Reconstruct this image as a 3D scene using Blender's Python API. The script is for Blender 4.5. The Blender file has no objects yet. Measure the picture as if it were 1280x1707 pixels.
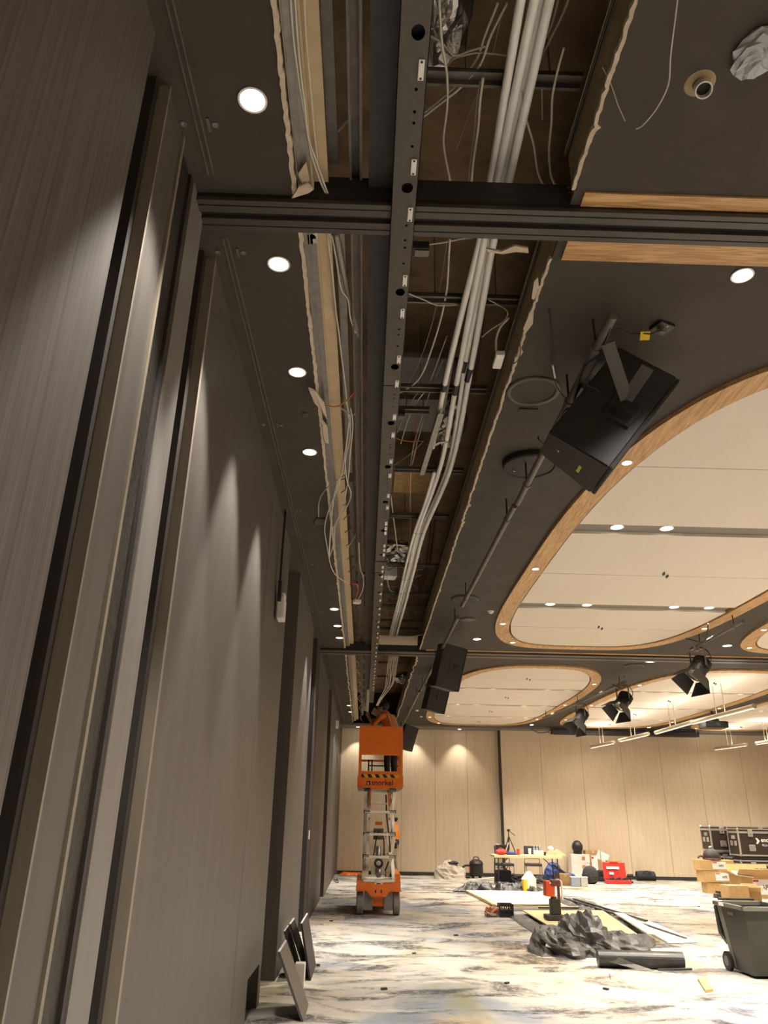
import bpy, bmesh, math, random
from mathutils import Vector, Matrix
random.seed(7)
sc = bpy.context.scene
COL = sc.collection

# ------------------------------------------------------------------ camera
F, CX, CY = 1240.0, 640.0, 853.5            # focal length and centre in pixels of the 1280x1707 frame
PITCH, YAW, ROLL, EYE = math.radians(22.5), math.radians(1.06), math.radians(1.07), 1.55
O = Vector((0, 0, EYE))
FW = Vector((math.sin(YAW)*math.cos(PITCH), math.cos(YAW)*math.cos(PITCH), math.sin(PITCH)))
_r0 = Vector((math.cos(YAW), -math.sin(YAW), 0)); _u0 = _r0.cross(FW)
RT = _r0*math.cos(ROLL) + _u0*math.sin(ROLL)
UP = _u0*math.cos(ROLL) - _r0*math.sin(ROLL)
cam = bpy.data.cameras.new('camera'); cam.sensor_fit = 'VERTICAL'; cam.sensor_height = 36; cam.sensor_width = 27
cam.lens = 36*F/1707; cam.clip_start = .05; cam.clip_end = 200
camo = bpy.data.objects.new('camera', cam); COL.objects.link(camo)
camo.matrix_world = Matrix(((RT.x, UP.x, -FW.x, O.x), (RT.y, UP.y, -FW.y, O.y), (RT.z, UP.z, -FW.z, O.z), (0, 0, 0, 1)))
sc.camera = camo
def ray(x, y): return FW*F + RT*(x-CX) - UP*(y-CY)
def pz(x, y, z=0.0): d = ray(x, y); return O + d*((z-EYE)/d.z)      # measured position on a horizontal plane
def pY(x, y, Y): d = ray(x, y); return O + d*(Y/d.y)               # ... on a plane across the hall
def pX(x, y, X): d = ray(x, y); return O + d*(X/d.x)               # ... on a plane along the hall

# ------------------------------------------------------------------ world, exposure, lamps' common settings
w = bpy.data.worlds.new('world'); sc.world = w; w.use_nodes = True
w.node_tree.nodes['Background'].inputs[0].default_value = (.02, .016, .012, 1)
w.node_tree.nodes['Background'].inputs[1].default_value = .3
sc.view_settings.view_transform = 'Standard'; sc.view_settings.look = 'None'
sc.view_settings.exposure = 0.40; sc.view_settings.gamma = 1.0; sc.view_settings.use_curve_mapping = False
sc.cycles.max_bounces = 6; sc.cycles.diffuse_bounces = 4; sc.cycles.glossy_bounces = 2; sc.cycles.transmission_bounces = 4
WARM = (1.0, .90, .76); COOL = (1.0, .945, .87)
P_HALL, P_FAR, P_SLOT, P_WALL, P_PEND = 255, 152, 24, 330, 45
CEIL = 4.4

# ------------------------------------------------------------------ materials
def S(r, g, b):
    f = lambda c: ((c/255+.055)/1.055)**2.4 if c > 10 else c/255/12.92
    return (f(r), f(g), f(b))
MATS = {}
def mat(name, col, rough=.6, metal=0., spec=.5, var=0., scale=8., stretch=(1, 1, 1), bump=0., bscale=None, emit=0., ecol=None, alpha=None, col2=None, trans=0.):
    if name in MATS: return MATS[name]
    m = bpy.data.materials.new(name); m.use_nodes = True; MATS[name] = m
    nt = m.node_tree; b = nt.nodes['Principled BSDF']
    b.inputs['Base Color'].default_value = (*col, 1); b.inputs['Roughness'].default_value = rough
    b.inputs['Metallic'].default_value = metal; b.inputs['Specular IOR Level'].default_value = spec
    if trans: b.inputs['Transmission Weight'].default_value = trans
    if emit:
        b.inputs['Emission Color'].default_value = (*(ecol or col), 1); b.inputs['Emission Strength'].default_value = emit
    if var or bump:
        tc = nt.nodes.new('ShaderNodeTexCoord'); mp = nt.nodes.new('ShaderNodeMapping'); mp.inputs['Scale'].default_value = stretch
        nt.links.new(tc.outputs['Object'], mp.inputs['Vector'])
        nz = nt.nodes.new('ShaderNodeTexNoise'); nz.inputs['Scale'].default_value = scale; nz.inputs['Detail'].default_value = 6
        nz.inputs['Roughness'].default_value = .65
        nt.links.new(mp.outputs[0], nz.inputs['Vector'])
        if var:
            r = nt.nodes.new('ShaderNodeValToRGB')
            c2 = col2 or tuple(min(1, c*(1+var)) for c in col)
            r.color_ramp.elements[0].position = .3; r.color_ramp.elements[1].position = .72
            r.color_ramp.elements[0].color = (*(tuple(c*(1-var) for c in col) if not col2 else col), 1)
            r.color_ramp.elements[1].color = (*c2, 1)
            nt.links.new(nz.outputs['Fac'], r.inputs[0]); nt.links.new(r.outputs[0], b.inputs['Base Color'])
        if bump:
            src = nz
            if bscale:
                src = nt.nodes.new('ShaderNodeTexNoise'); src.inputs['Scale'].default_value = bscale; src.inputs['Detail'].default_value = 4
                nt.links.new(mp.outputs[0], src.inputs['Vector'])
            bp = nt.nodes.new('ShaderNodeBump'); bp.inputs['Strength'].default_value = bump; bp.inputs['Distance'].default_value = .02
            nt.links.new(src.outputs['Fac'], bp.inputs['Height']); nt.links.new(bp.outputs[0], b.inputs['Normal'])
    return m
def wood_mat(name, a, c, scale, stretch, rough=.5, dist=1.5):
    m = bpy.data.materials.new(name); m.use_nodes = True; MATS[name] = m; nt = m.node_tree; b = nt.nodes['Principled BSDF']
    tc = nt.nodes.new('ShaderNodeTexCoord'); mp = nt.nodes.new('ShaderNodeMapping'); mp.inputs['Scale'].default_value = stretch
    nt.links.new(tc.outputs['Object'], mp.inputs[0])
    n1 = nt.nodes.new('ShaderNodeTexNoise'); n1.inputs['Scale'].default_value = scale; n1.inputs['Detail'].default_value = 8; n1.inputs['Distortion'].default_value = dist
    nt.links.new(mp.outputs[0], n1.inputs['Vector'])
    r = nt.nodes.new('ShaderNodeValToRGB'); r.color_ramp.elements[0].position = .35; r.color_ramp.elements[1].position = .65
    r.color_ramp.elements[0].color = (*a, 1); r.color_ramp.elements[1].color = (*c, 1)
    nt.links.new(n1.outputs['Fac'], r.inputs[0]); nt.links.new(r.outputs[0], b.inputs['Base Color'])
    b.inputs['Roughness'].default_value = rough
    return m
def striped_mat(name, a, c, rough=.55):                             # laminate with fine vertical lines
    m = bpy.data.materials.new(name); m.use_nodes = True; MATS[name] = m; nt = m.node_tree; b = nt.nodes['Principled BSDF']
    tc = nt.nodes.new('ShaderNodeTexCoord'); mp = nt.nodes.new('ShaderNodeMapping'); mp.inputs['Scale'].default_value = (60, 60, .35)
    nt.links.new(tc.outputs['Object'], mp.inputs[0])
    n1 = nt.nodes.new('ShaderNodeTexNoise'); n1.inputs['Scale'].default_value = 1.5; n1.inputs['Detail'].default_value = 7; n1.inputs['Roughness'].default_value = .85
    nt.links.new(mp.outputs[0], n1.inputs['Vector'])
    r = nt.nodes.new('ShaderNodeValToRGB'); r.color_ramp.elements[0].position = .3; r.color_ramp.elements[1].position = .75
    r.color_ramp.elements[0].color = (*a, 1); r.color_ramp.elements[1].color = (*c, 1)
    nt.links.new(n1.outputs['Fac'], r.inputs[0]); nt.links.new(r.outputs[0], b.inputs['Base Color'])
    bp = nt.nodes.new('ShaderNodeBump'); bp.inputs['Strength'].default_value = .25; bp.inputs['Distance'].default_value = .004
    nt.links.new(n1.outputs['Fac'], bp.inputs['Height']); nt.links.new(bp.outputs[0], b.inputs['Normal'])
    b.inputs['Roughness'].default_value = rough
    return m
def carpet_mat():
    m = bpy.data.materials.new('carpet'); m.use_nodes = True; nt = m.node_tree; b = nt.nodes['Principled BSDF']; b.inputs['Roughness'].default_value = .95
    b.inputs['Specular IOR Level'].default_value = .1
    tc = nt.nodes.new('ShaderNodeTexCoord')
    def noise(scale, stretch, off, detail=6, dist=0., rough=.6):
        mp = nt.nodes.new('ShaderNodeMapping'); mp.inputs['Scale'].default_value = stretch; mp.inputs['Location'].default_value = off
        nt.links.new(tc.outputs['Object'], mp.inputs[0])
        n = nt.nodes.new('ShaderNodeTexNoise'); n.inputs['Scale'].default_value = scale; n.inputs['Detail'].default_value = detail
        n.inputs['Distortion'].default_value = dist; n.inputs['Roughness'].default_value = rough
        nt.links.new(mp.outputs[0], n.inputs['Vector']); return n.outputs['Fac']
    def ramp(src, p0, p1):
        r = nt.nodes.new('ShaderNodeMapRange'); r.inputs['From Min'].default_value = p0; r.inputs['From Max'].default_value = p1
        r.interpolation_type = 'SMOOTHSTEP'
        nt.links.new(src, r.inputs['Value']); return r.outputs[0]
    def mul(a, c):
        x = nt.nodes.new('ShaderNodeMath'); x.operation = 'MULTIPLY'; nt.links.new(a, x.inputs[0])
        if isinstance(c, float): x.inputs[1].default_value = c
        else: nt.links.new(c, x.inputs[1])
        return x.outputs[0]
    def mix(fac, a, col):
        x = nt.nodes.new('ShaderNodeMix'); x.data_type = 'RGBA'; nt.links.new(fac, x.inputs[0])
        if isinstance(a, tuple): x.inputs[6].default_value = (*a, 1)
        else: nt.links.new(a, x.inputs[6])
        x.inputs[7].default_value = (*col, 1); return x.outputs[2]
    base = mix(ramp(noise(1.3, (1, .8, 1), (3, 1, 0)), .35, .65), S(206, 198, 186), S(186, 181, 173))
    fine = noise(14, (1, .6, 1), (0, 0, 0), 8, .5, .75)
    c = mix(mul(ramp(noise(.55, (1, .8, 1), (1.3, 6.1, 0), 5, .6), .46, .74), .75), base, S(206, 162, 104))
    c = mix(mul(ramp(noise(.5, (1, .7, 1), (9.2, 2.1, 0), 5, .8), .45, .72), .9), c, S(122, 136, 160))
    c = mix(mul(ramp(noise(.5, (1, .6, 1), (4.2, 7.7, 0), 5, .8), .48, .76), .8), c, S(134, 130, 88))
    dk = ramp(noise(1.05, (.62, 1.0, 1), (2.0, 3.0, 0), 7, 1.6, .62), .475, .61)
    c = mix(mul(mul(dk, ramp(fine, .28, .56)), .92), c, S(70, 68, 68))
    dk2 = ramp(noise(2.6, (.45, 1.1, 1), (7.7, 1.0, 0), 8, 1.2, .7), .57, .66)
    c = mix(mul(mul(dk2, ramp(fine, .3, .6)), .85), c, S(66, 62, 60))
    lite = ramp(noise(1.7, (.7, 1, 1), (5.5, 9.0, 0), 6, 1.0), .56, .7)
    c = mix(mul(lite, .7), c, S(232, 224, 208))
    pile = noise(260, (1, 1, 1), (0, 0, 0), 2)
    c2 = nt.nodes.new('ShaderNodeMix'); c2.data_type = 'RGBA'; c2.blend_type = 'MULTIPLY'; c2.inputs[0].default_value = .35
    nt.links.new(c, c2.inputs[6]); nt.links.new(pile, c2.inputs[7])
    g = nt.nodes.new('ShaderNodeGamma'); g.inputs[1].default_value = .92; nt.links.new(c2.outputs[2], g.inputs[0])
    nt.links.new(g.outputs[0], b.inputs['Base Color'])
    bp = nt.nodes.new('ShaderNodeBump'); bp.inputs['Strength'].default_value = .3; bp.inputs['Distance'].default_value = .006
    nt.links.new(pile, bp.inputs['Height']); nt.links.new(bp.outputs[0], b.inputs['Normal'])
    MATS['carpet'] = m; return m
carpet_mat()
CEILC = (.067, .057, .047)
mat('ceil_black', CEILC, .7, spec=.2, var=.15, scale=2.5, bump=.05, bscale=25)
mat('ceil_wrinkle', (.047, .041, .035), .62, spec=.25, var=.2, scale=4, bump=.5, bscale=6, stretch=(1, .7, 1))
mat('void', (.26, .17, .09), .9, var=.4, scale=3, bump=.3)
mat('alu_dark', (.065, .056, .048), .42, metal=.2, var=.1, scale=20)
mat('alu_groove', (.015, .013, .011), .6)
mat('rail', (.085, .074, .063), .45, metal=.35, var=.12, scale=14, stretch=(4, .6, 4))
mat('steel_black', (.035, .032, .029), .5, metal=.2, var=.2, scale=10)
mat('galv', (.30, .285, .265), .42, metal=.75, var=.18, scale=18)
mat('galv_dull', (.16, .145, .125), .5, metal=.5, var=.2, scale=12)
mat('plaster', (.60, .50, .38), .9, var=.12, scale=20, bump=.4, bscale=60)
mat('gyps_paper', (.50, .39, .25), .85, var=.10, scale=10)
mat('board_olive', (.34, .255, .14), .75, var=.25, scale=7)
mat('conduit', (.88, .86, .81), .38, var=.05, scale=6)
mat('cable', (.62, .57, .48), .5)
mat('cable_dim', (.40, .34, .26), .6)
mat('cable_orange', (.55, .16, .04), .5)
mat('cable_red', (.55, .05, .02), .5)
mat('black_rubber', (.012, .011, .010), .5)
mat('black_plastic', (.02, .019, .018), .4, var=.2, scale=40)
mat('speaker_black', (.034, .030, .027), .45, spec=.35, var=.25, scale=140, bump=.25, bscale=220)
mat('speaker_dark', (.014, .012, .011), .6)
mat('white_plastic', (.74, .71, .66), .4)
mat('white_paint', (.80, .78, .74), .45)
mat('cream_wall', (.62, .52, .40), .5)
mat('acoustic', (.74, .67, .585), .95, var=.05, scale=60, bump=.2, bscale=160)
mat('trough', (.20, .175, .155), .5)
mat('skin', (.45, .27, .18), .55)
mat('hivis', (.85, .22, .02), .7, var=.12, scale=20)
mat('hivis_dim', (.62, .17, .025), .7, var=.15, scale=20)
mat('navy', (.022, .022, .028), .8, var=.2, scale=20)
mat('khaki', (.36, .29, .20), .85, var=.12, scale=18)
mat('tape_grey', (.55, .55, .52), .4)
mat('hair_dark', (.018, .012, .009), .7, var=.3, scale=50)
mat('orange_paint', (.86, .185, .010), .42, var=.05, scale=6)
mat('lift_cream', (.88, .83, .73), .45, var=.08, scale=9)
mat('tyre_grey', (.26, .245, .225), .8, var=.12, scale=14)
mat('yellow', (.75, .48, .02), .5)
mat('hazard_black', (.012, .010, .010), .5)
mat('brand_dark', (.035, .010, .020), .5)
mat('cardboard', (.50, .32, .135), .85, var=.10, scale=9)
mat('cardboard_dark', (.40, .24, .10), .85, var=.10, scale=9)
mat('carton_white', (.72, .66, .60), .8, var=.05, scale=9)
mat('label_white', (.80, .76, .74), .6)
mat('print_dark', (.06, .05, .05), .7)
mat('print_red', (.45, .04, .03), .7)
mat('bin_green', (.036, .036, .030), .42, var=.15, scale=9)
mat('bin_light', (.15, .145, .125), .5)
mat('poly_black', (.035, .034, .033), .34, var=.25, scale=7, bump=.4, bscale=14)
mat('poly_grey', (.085, .082, .076), .42, var=.3, scale=6, bump=.5, bscale=11)
mat('mdf', (.72, .60, .33), .75, var=.05, scale=8)
mat('pine', (.50, .37, .16), .75, var=.06, scale=8)
mat('sheet_white', (.86, .82, .72), .6, var=.03, scale=6)
mat('red_case', (.60, .03, .02), .45)
mat('tool_red', (.62, .07, .02), .42)
mat('blue_cloth', (.045, .07, .24), .75, var=.2, scale=14)
mat('dark_cloth', (.028, .028, .034), .85, var=.25, scale=18)
mat('drop_cloth', (.50, .44, .36), .9, var=.12, scale=8, bump=.5, bscale=14)
mat('chair_fabric', (.045, .043, .044), .85, var=.2, scale=30)
mat('chrome', (.55, .53, .50), .25, metal=.9)
mat('flight_black', (.030, .020, .014), .5, var=.15, scale=12)
mat('flight_alu', (.56, .53, .50), .32, metal=.7)
mat('table_top', (.78, .64, .38), .55)
mat('clear_plastic', (.62, .66, .68), .25, trans=.35)
mat('water', (.42, .52, .62), .2, trans=.4)
mat('pend_glow', (1, .92, .78), .4, emit=1.2, ecol=(1, .92, .78))
mat('pend_metal', (.62, .55, .42), .3, metal=.6)
mat('foil', (.55, .52, .48), .28, metal=.9, bump=.7, bscale=18, var=.2, scale=20)
mat('duct_black', (.02, .018, .016), .6, bump=.3, bscale=20)
mat('yellow_tag', (.85, .62, .01), .5)
mat('green_label', (.42, .42, .06), .5)
mat('insul', (.36, .23, .10), .9, var=.3, scale=14, bump=.5)
mat('copper_red', (.12, .035, .022), .5, var=.2, scale=8)
mat('lens_warm', (1, .93, .80), .4, emit=14, ecol=(1, .93, .82))
mat('lens_dim', (1, .90, .74), .4, emit=5, ecol=(1, .90, .72))
mat('reflector', (.86, .84, .80), .35)
mat('fabric_grille', (.022, .020, .019), .8)
wood_mat('oak', S(168, 124, 76), S(214, 172, 118), 3.0, (1.0, 14, 14))
wood_mat('oak_long', S(166, 124, 75), S(208, 168, 114), 3.0, (14, 1.0, 14))
wood_mat('far_panel', S(203, 184, 158), S(212, 195, 170), 2.4, (9, 9, .5), .55, .4)
wood_mat('left_panel', (.088, .077, .066), (.108, .095, .082), 2.2, (7, 7, .4), .5, .5)
wood_mat('left_panel_grey', (.175, .160, .148), (.205, .188, .172), 2.2, (7, 7, .4), .45, .5)
wood_mat('left_edge', (.22, .185, .14), (.27, .225, .17), 2, (6, 6, .6), .5)
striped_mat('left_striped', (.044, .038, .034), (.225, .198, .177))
striped_mat('left_recess_shade', (.030, .025, .022), (.075, .064, .057))  # striated laminate, with the shade of the wall recesses put into its colour
mat('left_dark', (.034, .029, .024), .6, var=.2, scale=6, stretch=(5, 5, .4))
mat('post_rough', (.028, .024, .020), .45, var=.5, scale=30, bump=.4)
mat('grey_strip', (.17, .155, .14), .6)

# ------------------------------------------------------------------ mesh helpers
class MB:
    def __init__(s): s.v = []; s.f = []; s.m = []
    def add(s, vs, fs, mi=0):
        o = len(s.v); s.v += [Vector(p) for p in vs]; s.f += [tuple(i+o for i in q) for q in fs]; s.m += [mi]*len(fs); return s
    def box(s, c, d, rot=None, mi=0, bev=0.):
        x, y, z = d[0]/2, d[1]/2, d[2]/2; c = Vector(c)
        if bev > 0:
            bm = bmesh.new(); bmesh.ops.create_cube(bm, size=1)
            for p in bm.verts: p.co = Vector((p.co.x*d[0], p.co.y*d[1], p.co.z*d[2]))
            bmesh.ops.bevel(bm, geom=list(bm.edges), offset=bev, segments=2, affect='EDGES', profile=.6)
            vs = [p.co.copy() for p in bm.verts]; bm.verts.index_update(); fs = [[p.index for p in q.verts] for q in bm.faces]; bm.free()
        else:
            vs = [Vector(p) for p in ((-x, -y, -z), (x, -y, -z), (x, y, -z), (-x, y, -z), (-x, -y, z), (x, -y, z), (x, y, z), (-x, y, z))]
            fs = [(0, 3, 2, 1), (4, 5, 6, 7), (0, 1, 5, 4), (1, 2, 6, 5), (2, 3, 7, 6), (3, 0, 4, 7)]
        if rot is not None: vs = [rot @ p for p in vs]
        return s.add([p+c for p in vs], fs, mi)
    def bb(s, x0, x1, y0, y1, z0, z1, mi=0, bev=0.):
        return s.box(((x0+x1)/2, (y0+y1)/2, (z0+z1)/2), (abs(x1-x0), abs(y1-y0), abs(z1-z0)), None, mi, bev)
    def bar(s, a, b, wd, th, mi=0, up=(0, 0, 1)):
        a, b = Vector(a), Vector(b); d = b-a; L = d.length; d.normalize(); u = Vector(up)
        if abs(d.dot(u)) > .98: u = Vector((0, 1, 0))
        x = d.cross(u).normalized(); z = x.cross(d)
        R = Matrix((x, d, z)).transposed()
        return s.box((a+b)/2, (wd, L, th), R, mi)
    def tube(s, pts, r, n=8, caps=True, mi=0):
        pts = [Vector(p) for p in pts]; k = len(pts); rr = r if isinstance(r, (list, tuple)) else [r]*k
        rings = []; prev = None
        for i in range(k):
            t = (pts[min(i+1, k-1)]-pts[max(i-1, 0)]); t = t.normalized() if t.length > 1e-9 else Vector((0, 0, 1))
            if prev is None:
                u = Vector((0, 0, 1)) if abs(t.z) < .9 else Vector((1, 0, 0)); a = t.cross(u).normalized()
            else:
                a = prev - t*prev.dot(t); a = a.normalized() if a.length > 1e-6 else t.orthogonal().normalized()
            prev = a; b = t.cross(a)
            rings.append([pts[i]+(a*math.cos(2*math.pi*j/n)+b*math.sin(2*math.pi*j/n))*rr[i] for j in range(n)])
        vs = [p for q in rings for p in q]; fs = []
        for i in range(k-1):
            for j in range(n): fs.append((i*n+j, i*n+(j+1) % n, (i+1)*n+(j+1) % n, (i+1)*n+j))
        if caps: fs.append(tuple(range(n))[::-1]); fs.append(tuple((k-1)*n+j for j in range(n)))
        return s.add(vs, fs, mi)
    def cyl(s, a, b, r, n=16, r2=None, mi=0): return s.tube([a, b], [r, r if r2 is None else r2], n, True, mi)
    def lathe(s, c, prof, n=24, mi=0, axis=None):
        c = Vector(c); vs = []; fs = []; k = len(prof); R = axis
        for i in range(n):
            a = 2*math.pi*i/n
            for (r, z) in prof:
                p = Vector((r*math.cos(a), r*math.sin(a), z)); vs.append(c+(R @ p if R is not None else p))
        for i in range(n):
            for j in range(k-1): fs.append((i*k+j, ((i+1) % n)*k+j, ((i+1) % n)*k+j+1, i*k+j+1))
        return s.add(vs, fs, mi)
    def prism(s, poly, z0, z1, mi=0):
        n = len(poly); vs = [(x, y, z0) for x, y in poly]+[(x, y, z1) for x, y in poly]
        fs = [tuple(range(n))[::-1], tuple(range(n, 2*n))]+[(i, (i+1) % n, n+(i+1) % n, n+i) for i in range(n)]
        return s.add(vs, fs, mi)
    def ell(s, c, r, n=12, k=8, rot=None, mi=0, noise=0.):
        c = Vector(c); vs = []; fs = []
        for i in range(k+1):
            t = math.pi*i/k
            for j in range(n):
                a = 2*math.pi*j/n; q = 1+(random.uniform(-noise, noise) if 0 < i < k else 0)
                p = Vector((r[0]*math.sin(t)*math.cos(a)*q, r[1]*math.sin(t)*math.sin(a)*q, r[2]*math.cos(t)*q))
                vs.append(c+(rot @ p if rot is not None else p))
        for i in range(k):
            for j in range(n): fs.append((i*n+j, (i+1)*n+j, (i+1)*n+(j+1) % n, i*n+(j+1) % n))
        return s.add(vs, fs, mi)
    def xf(s, M): s.v = [M @ p for p in s.v]; return s
    def build(s, name, material, parent=None, smooth=False, world=False, label=None):
        mats = material if isinstance(material, (list, tuple)) else [material]
        off = Vector((0, 0, 0))
        if parent is not None:
            if world: off = root_of(parent).location.copy()
        else:
            xs = [p.x for p in s.v]; ys = [p.y for p in s.v]; zs = [p.z for p in s.v]
            off = Vector(((min(xs)+max(xs))/2, (min(ys)+max(ys))/2, min(zs)))
        me = bpy.data.meshes.new(name); me.from_pydata([tuple(p-off) for p in s.v], [], s.f)
        for q in mats: me.materials.append(MATS[q])
        if len(mats) > 1: me.polygons.foreach_set('material_index', s.m)
        if smooth: me.polygons.foreach_set('use_smooth', [True]*len(me.polygons))
        me.update()
        o = bpy.data.objects.new(name, me); COL.objects.link(o)
        if parent is not None: o.parent = parent
        else: o.location = off
        if label: o['label'] = label
        return o
def root_of(o):
    while o.parent is not None: o = o.parent
    return o
def smooth_by_angle(o, deg=40):
    me = o.data; me.polygons.foreach_set('use_smooth', [True]*len(me.polygons))
    bm = bmesh.new(); bm.from_mesh(me); bmesh.ops.remove_doubles(bm, verts=bm.verts, dist=1e-5)
    for e in bm.edges:
        if len(e.link_faces) == 2 and e.calc_face_angle(0) > math.radians(deg): e.smooth = False
    bm.to_mesh(me); bm.free()
    return o
def tag(o, label, cat, group=None):
    o['label'] = label; o['category'] = cat
    if group: o['group'] = group
    return o
def thing(name, label, cat, loc=(0, 0, 0), rotz=0., group=None):
    o = bpy.data.objects.new(name, None); COL.objects.link(o); o.empty_display_size = .1
    o.location = loc; o.rotation_euler = (0, 0, rotz); return tag(o, label, cat, group)
def struct(o): o['kind'] = 'structure'; return o
def copy_tree(o, loc=None, rotz=None, parent=None):
    c = o.copy(); COL.objects.link(c); c.parent = parent
    if loc is not None: c.location = loc
    if rotz is not None: c.rotation_euler[2] = rotz
    for ch in list(o.children): copy_tree(ch, parent=c)
    return c
def smoothpts(p, sub=6):
    p = [Vector(q) for q in p]; out = []
    for i in range(len(p)-1):
        a, b, c, d = p[max(i-1, 0)], p[i], p[i+1], p[min(i+2, len(p)-1)]
        for k in range(sub):
            t = k/sub
            out.append(.5*((2*b)+(c-a)*t+(2*a-5*b+4*c-d)*t*t+(3*b-a-3*c+d)*t**3))
    out.append(p[-1]); return out
def text_mesh(txt, size, bold=False):
    cu = bpy.data.curves.new('lettering', 'FONT'); cu.body = txt; cu.size = size; cu.extrude = .0008; cu.align_x = 'LEFT'
    if bold: cu.offset = size*.018
    cu.resolution_u = 3
    o = bpy.data.objects.new('lettering', cu); COL.objects.link(o)
    dg = bpy.context.evaluated_depsgraph_get(); me = bpy.data.meshes.new_from_object(o.evaluated_get(dg))
    bpy.data.objects.remove(o); bpy.data.curves.remove(cu); return me
def lettering(name, txt, size, pos, R, material, parent, bold=False):
    me = text_mesh(txt, size, bold)
    for p in me.vertices: p.co = (R @ p.co)+Vector(pos)
    me.materials.clear(); me.materials.append(MATS[material])
    o = bpy.data.objects.new(name, me); COL.objects.link(o); o.parent = parent; return o
R_FRONT = Matrix(((1, 0, 0), (0, 0, -1), (0, 1, 0)))                 # text plane upright, facing -Y
def rot(ax, deg): return Matrix.Rotation(math.radians(deg), 3, ax)
def hole_cell(mb, x0, x1, y0, y1, z, pts, cx, cy, up=0., mi=0):
    """flat cell with a hole given by pts (counter-clockwise about cx, cy), and the hole's wall of height up"""
    ang = [math.atan2(p[1]-cy, p[0]-cx) for p in pts]
    def rect(a):
        dx, dy = math.cos(a), math.sin(a); t = 1e9
        if dx > 1e-9: t = min(t, (x1-cx)/dx)
        if dx < -1e-9: t = min(t, (x0-cx)/dx)
        if dy > 1e-9: t = min(t, (y1-cy)/dy)
        if dy < -1e-9: t = min(t, (y0-cy)/dy)
        return (cx+dx*t, cy+dy*t)
    n = len(pts); outer = [rect(a) for a in ang]
    cs = [(math.atan2(y-cy, x-cx), (x, y)) for x in (x0, x1) for y in (y0, y1)]
    for a, c in cs:                                                  # snap the nearest outer point onto each corner
        i = min(range(n), key=lambda k: abs((ang[k]-a+math.pi) % (2*math.pi)-math.pi)); outer[i] = c
    vs = [(x, y, z) for x, y in pts]+[(x, y, z) for x, y in outer]
    fs = [(i, n+i, n+(i+1) % n, (i+1) % n) for i in range(n)]
    mb.add(vs, fs, mi)
    if up:
        vs = [(x, y, z) for x, y in pts]+[(x, y, z+up) for x, y in pts]
        mb.add(vs, [(i, (i+1) % n, n+(i+1) % n, n+i) for i in range(n)], mi)
def circle(cx, cy, r, n=24): return [(cx+r*math.cos(2*math.pi*i/n), cy+r*math.sin(2*math.pi*i/n)) for i in range(n)]
# ================================================================== THE SETTING
def setting(o, label, cat): o['kind'] = 'structure'; o['label'] = label; o['category'] = cat; return o
XR, YB, YF = 14.6, -4.0, 25.45
# floor
fl = MB(); fl.bb(-1.6, XR+.2, YB-.2, YF+.4, -.08, 0)
setting(fl.build('floor', 'carpet'), 'pale carpet with smeared charcoal, ochre and blue pattern', 'floor')
# ---- wall beside the camera: laminate panels, recesses and black jambs
wl = setting(MB().bb(-1.6, -1.3, YB-.2, YF+.3, 0, 5.6).build('wall_left', 'left_dark'), 'dark panelled wall with recesses running down the hall', 'wall')
WS = .90                                                             # the near half of the wall stands closer
def lw(name, y0, y1, x, m, x_back=-1.3, z0=0., z1=CEIL+.02, bev=0.):
    if y0 > 0 and y1 < 8.9 and y0 < 7.9: y0, y1, x = y0*WS, y1*WS, x*WS
    elif y1 < 8.9: y1, x = y1*WS, x*WS
    return MB().bb(x_back, x, y0, y1, z0, z1, bev=bev).build(name, m, wl, world=True)
lw('panel', YB, 1.12, -1.0, 'left_striped'); lw('panel', 1.128, 2.24, -1.0, 'left_striped')
lw('recess_lining', 2.24, 2.44, -1.10, 'left_recess_shade')
lw('recess_edge_shade', 2.44, 2.485, -1.045, 'left_dark')  # return face given a dark colour for the shade inside the recess
lw('panel', 2.50, 2.745, -1.0, 'left_panel'); lw('edge_strip', 2.485, 2.50, -.992, 'left_edge'); lw('edge_strip', 2.757, 2.785, -.99, 'left_edge')
lw('door_jamb', 2.79, 3.00, -1.02, 'post_rough'); lw('door_jamb', 3.006, 3.045, -1.005, 'left_dark')
lw('panel', 3.05, 3.30, -1.0, 'left_panel_grey')
lw('recess_lining', 3.30, 3.58, -1.10, 'left_recess_shade'); lw('recess_edge_shade', 3.58, 3.645, -1.05, 'left_dark')
lw('edge_strip', 3.645, 3.68, -.995, 'left_edge')
lw('panel', 3.68, 6.94, -1.0, 'left_panel'); lw('seam', 6.94, 6.952, -1.012, 'left_edge')
pn = MB()                                                            # the panel with the low socket recess
pn.bb(-1.3, -.9, 6.257, 7.02, 0, CEIL+.02); pn.bb(-1.3, -.9, 7.74, 7.92, 0, CEIL+.02); pn.bb(-1.3, -.9, 7.02, 7.74, .34, CEIL+.02)
pn.bb(-1.3, -1.02, 7.02, 7.74, 0, .34)
pn.build('panel', 'left_panel', wl, world=True)
MB().bb(-1.02, -1.0, 7.02, 7.74, 0, .34).build('niche_lining', 'left_dark', wl, world=True)
for yy in (7.15, 7.45): MB().bb(-1.0, -.97, yy, yy+.11, .12, .24, bev=.006).build('socket', 'chrome', wl, world=True)
lw('recess_lining', 7.92, 8.96, -1.08, 'left_recess_shade')
lw('panel', 8.96, 11.75, -.87, 'left_panel')
lw('door_jamb', 11.8, 12.6, -.98, 'post_rough'); lw('door_jamb', 12.6, 13.55, -.86, 'left_dark')
lw('panel', 13.56, 17.3, -.86, 'left_panel')
lw('recess_lining', 17.3, 18.0, -1.12, 'left_recess_shade')
lw('panel', 18.0, 21.6, -.82, 'left_panel'); lw('panel', 21.61, YF, -.82, 'left_panel')
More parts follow.
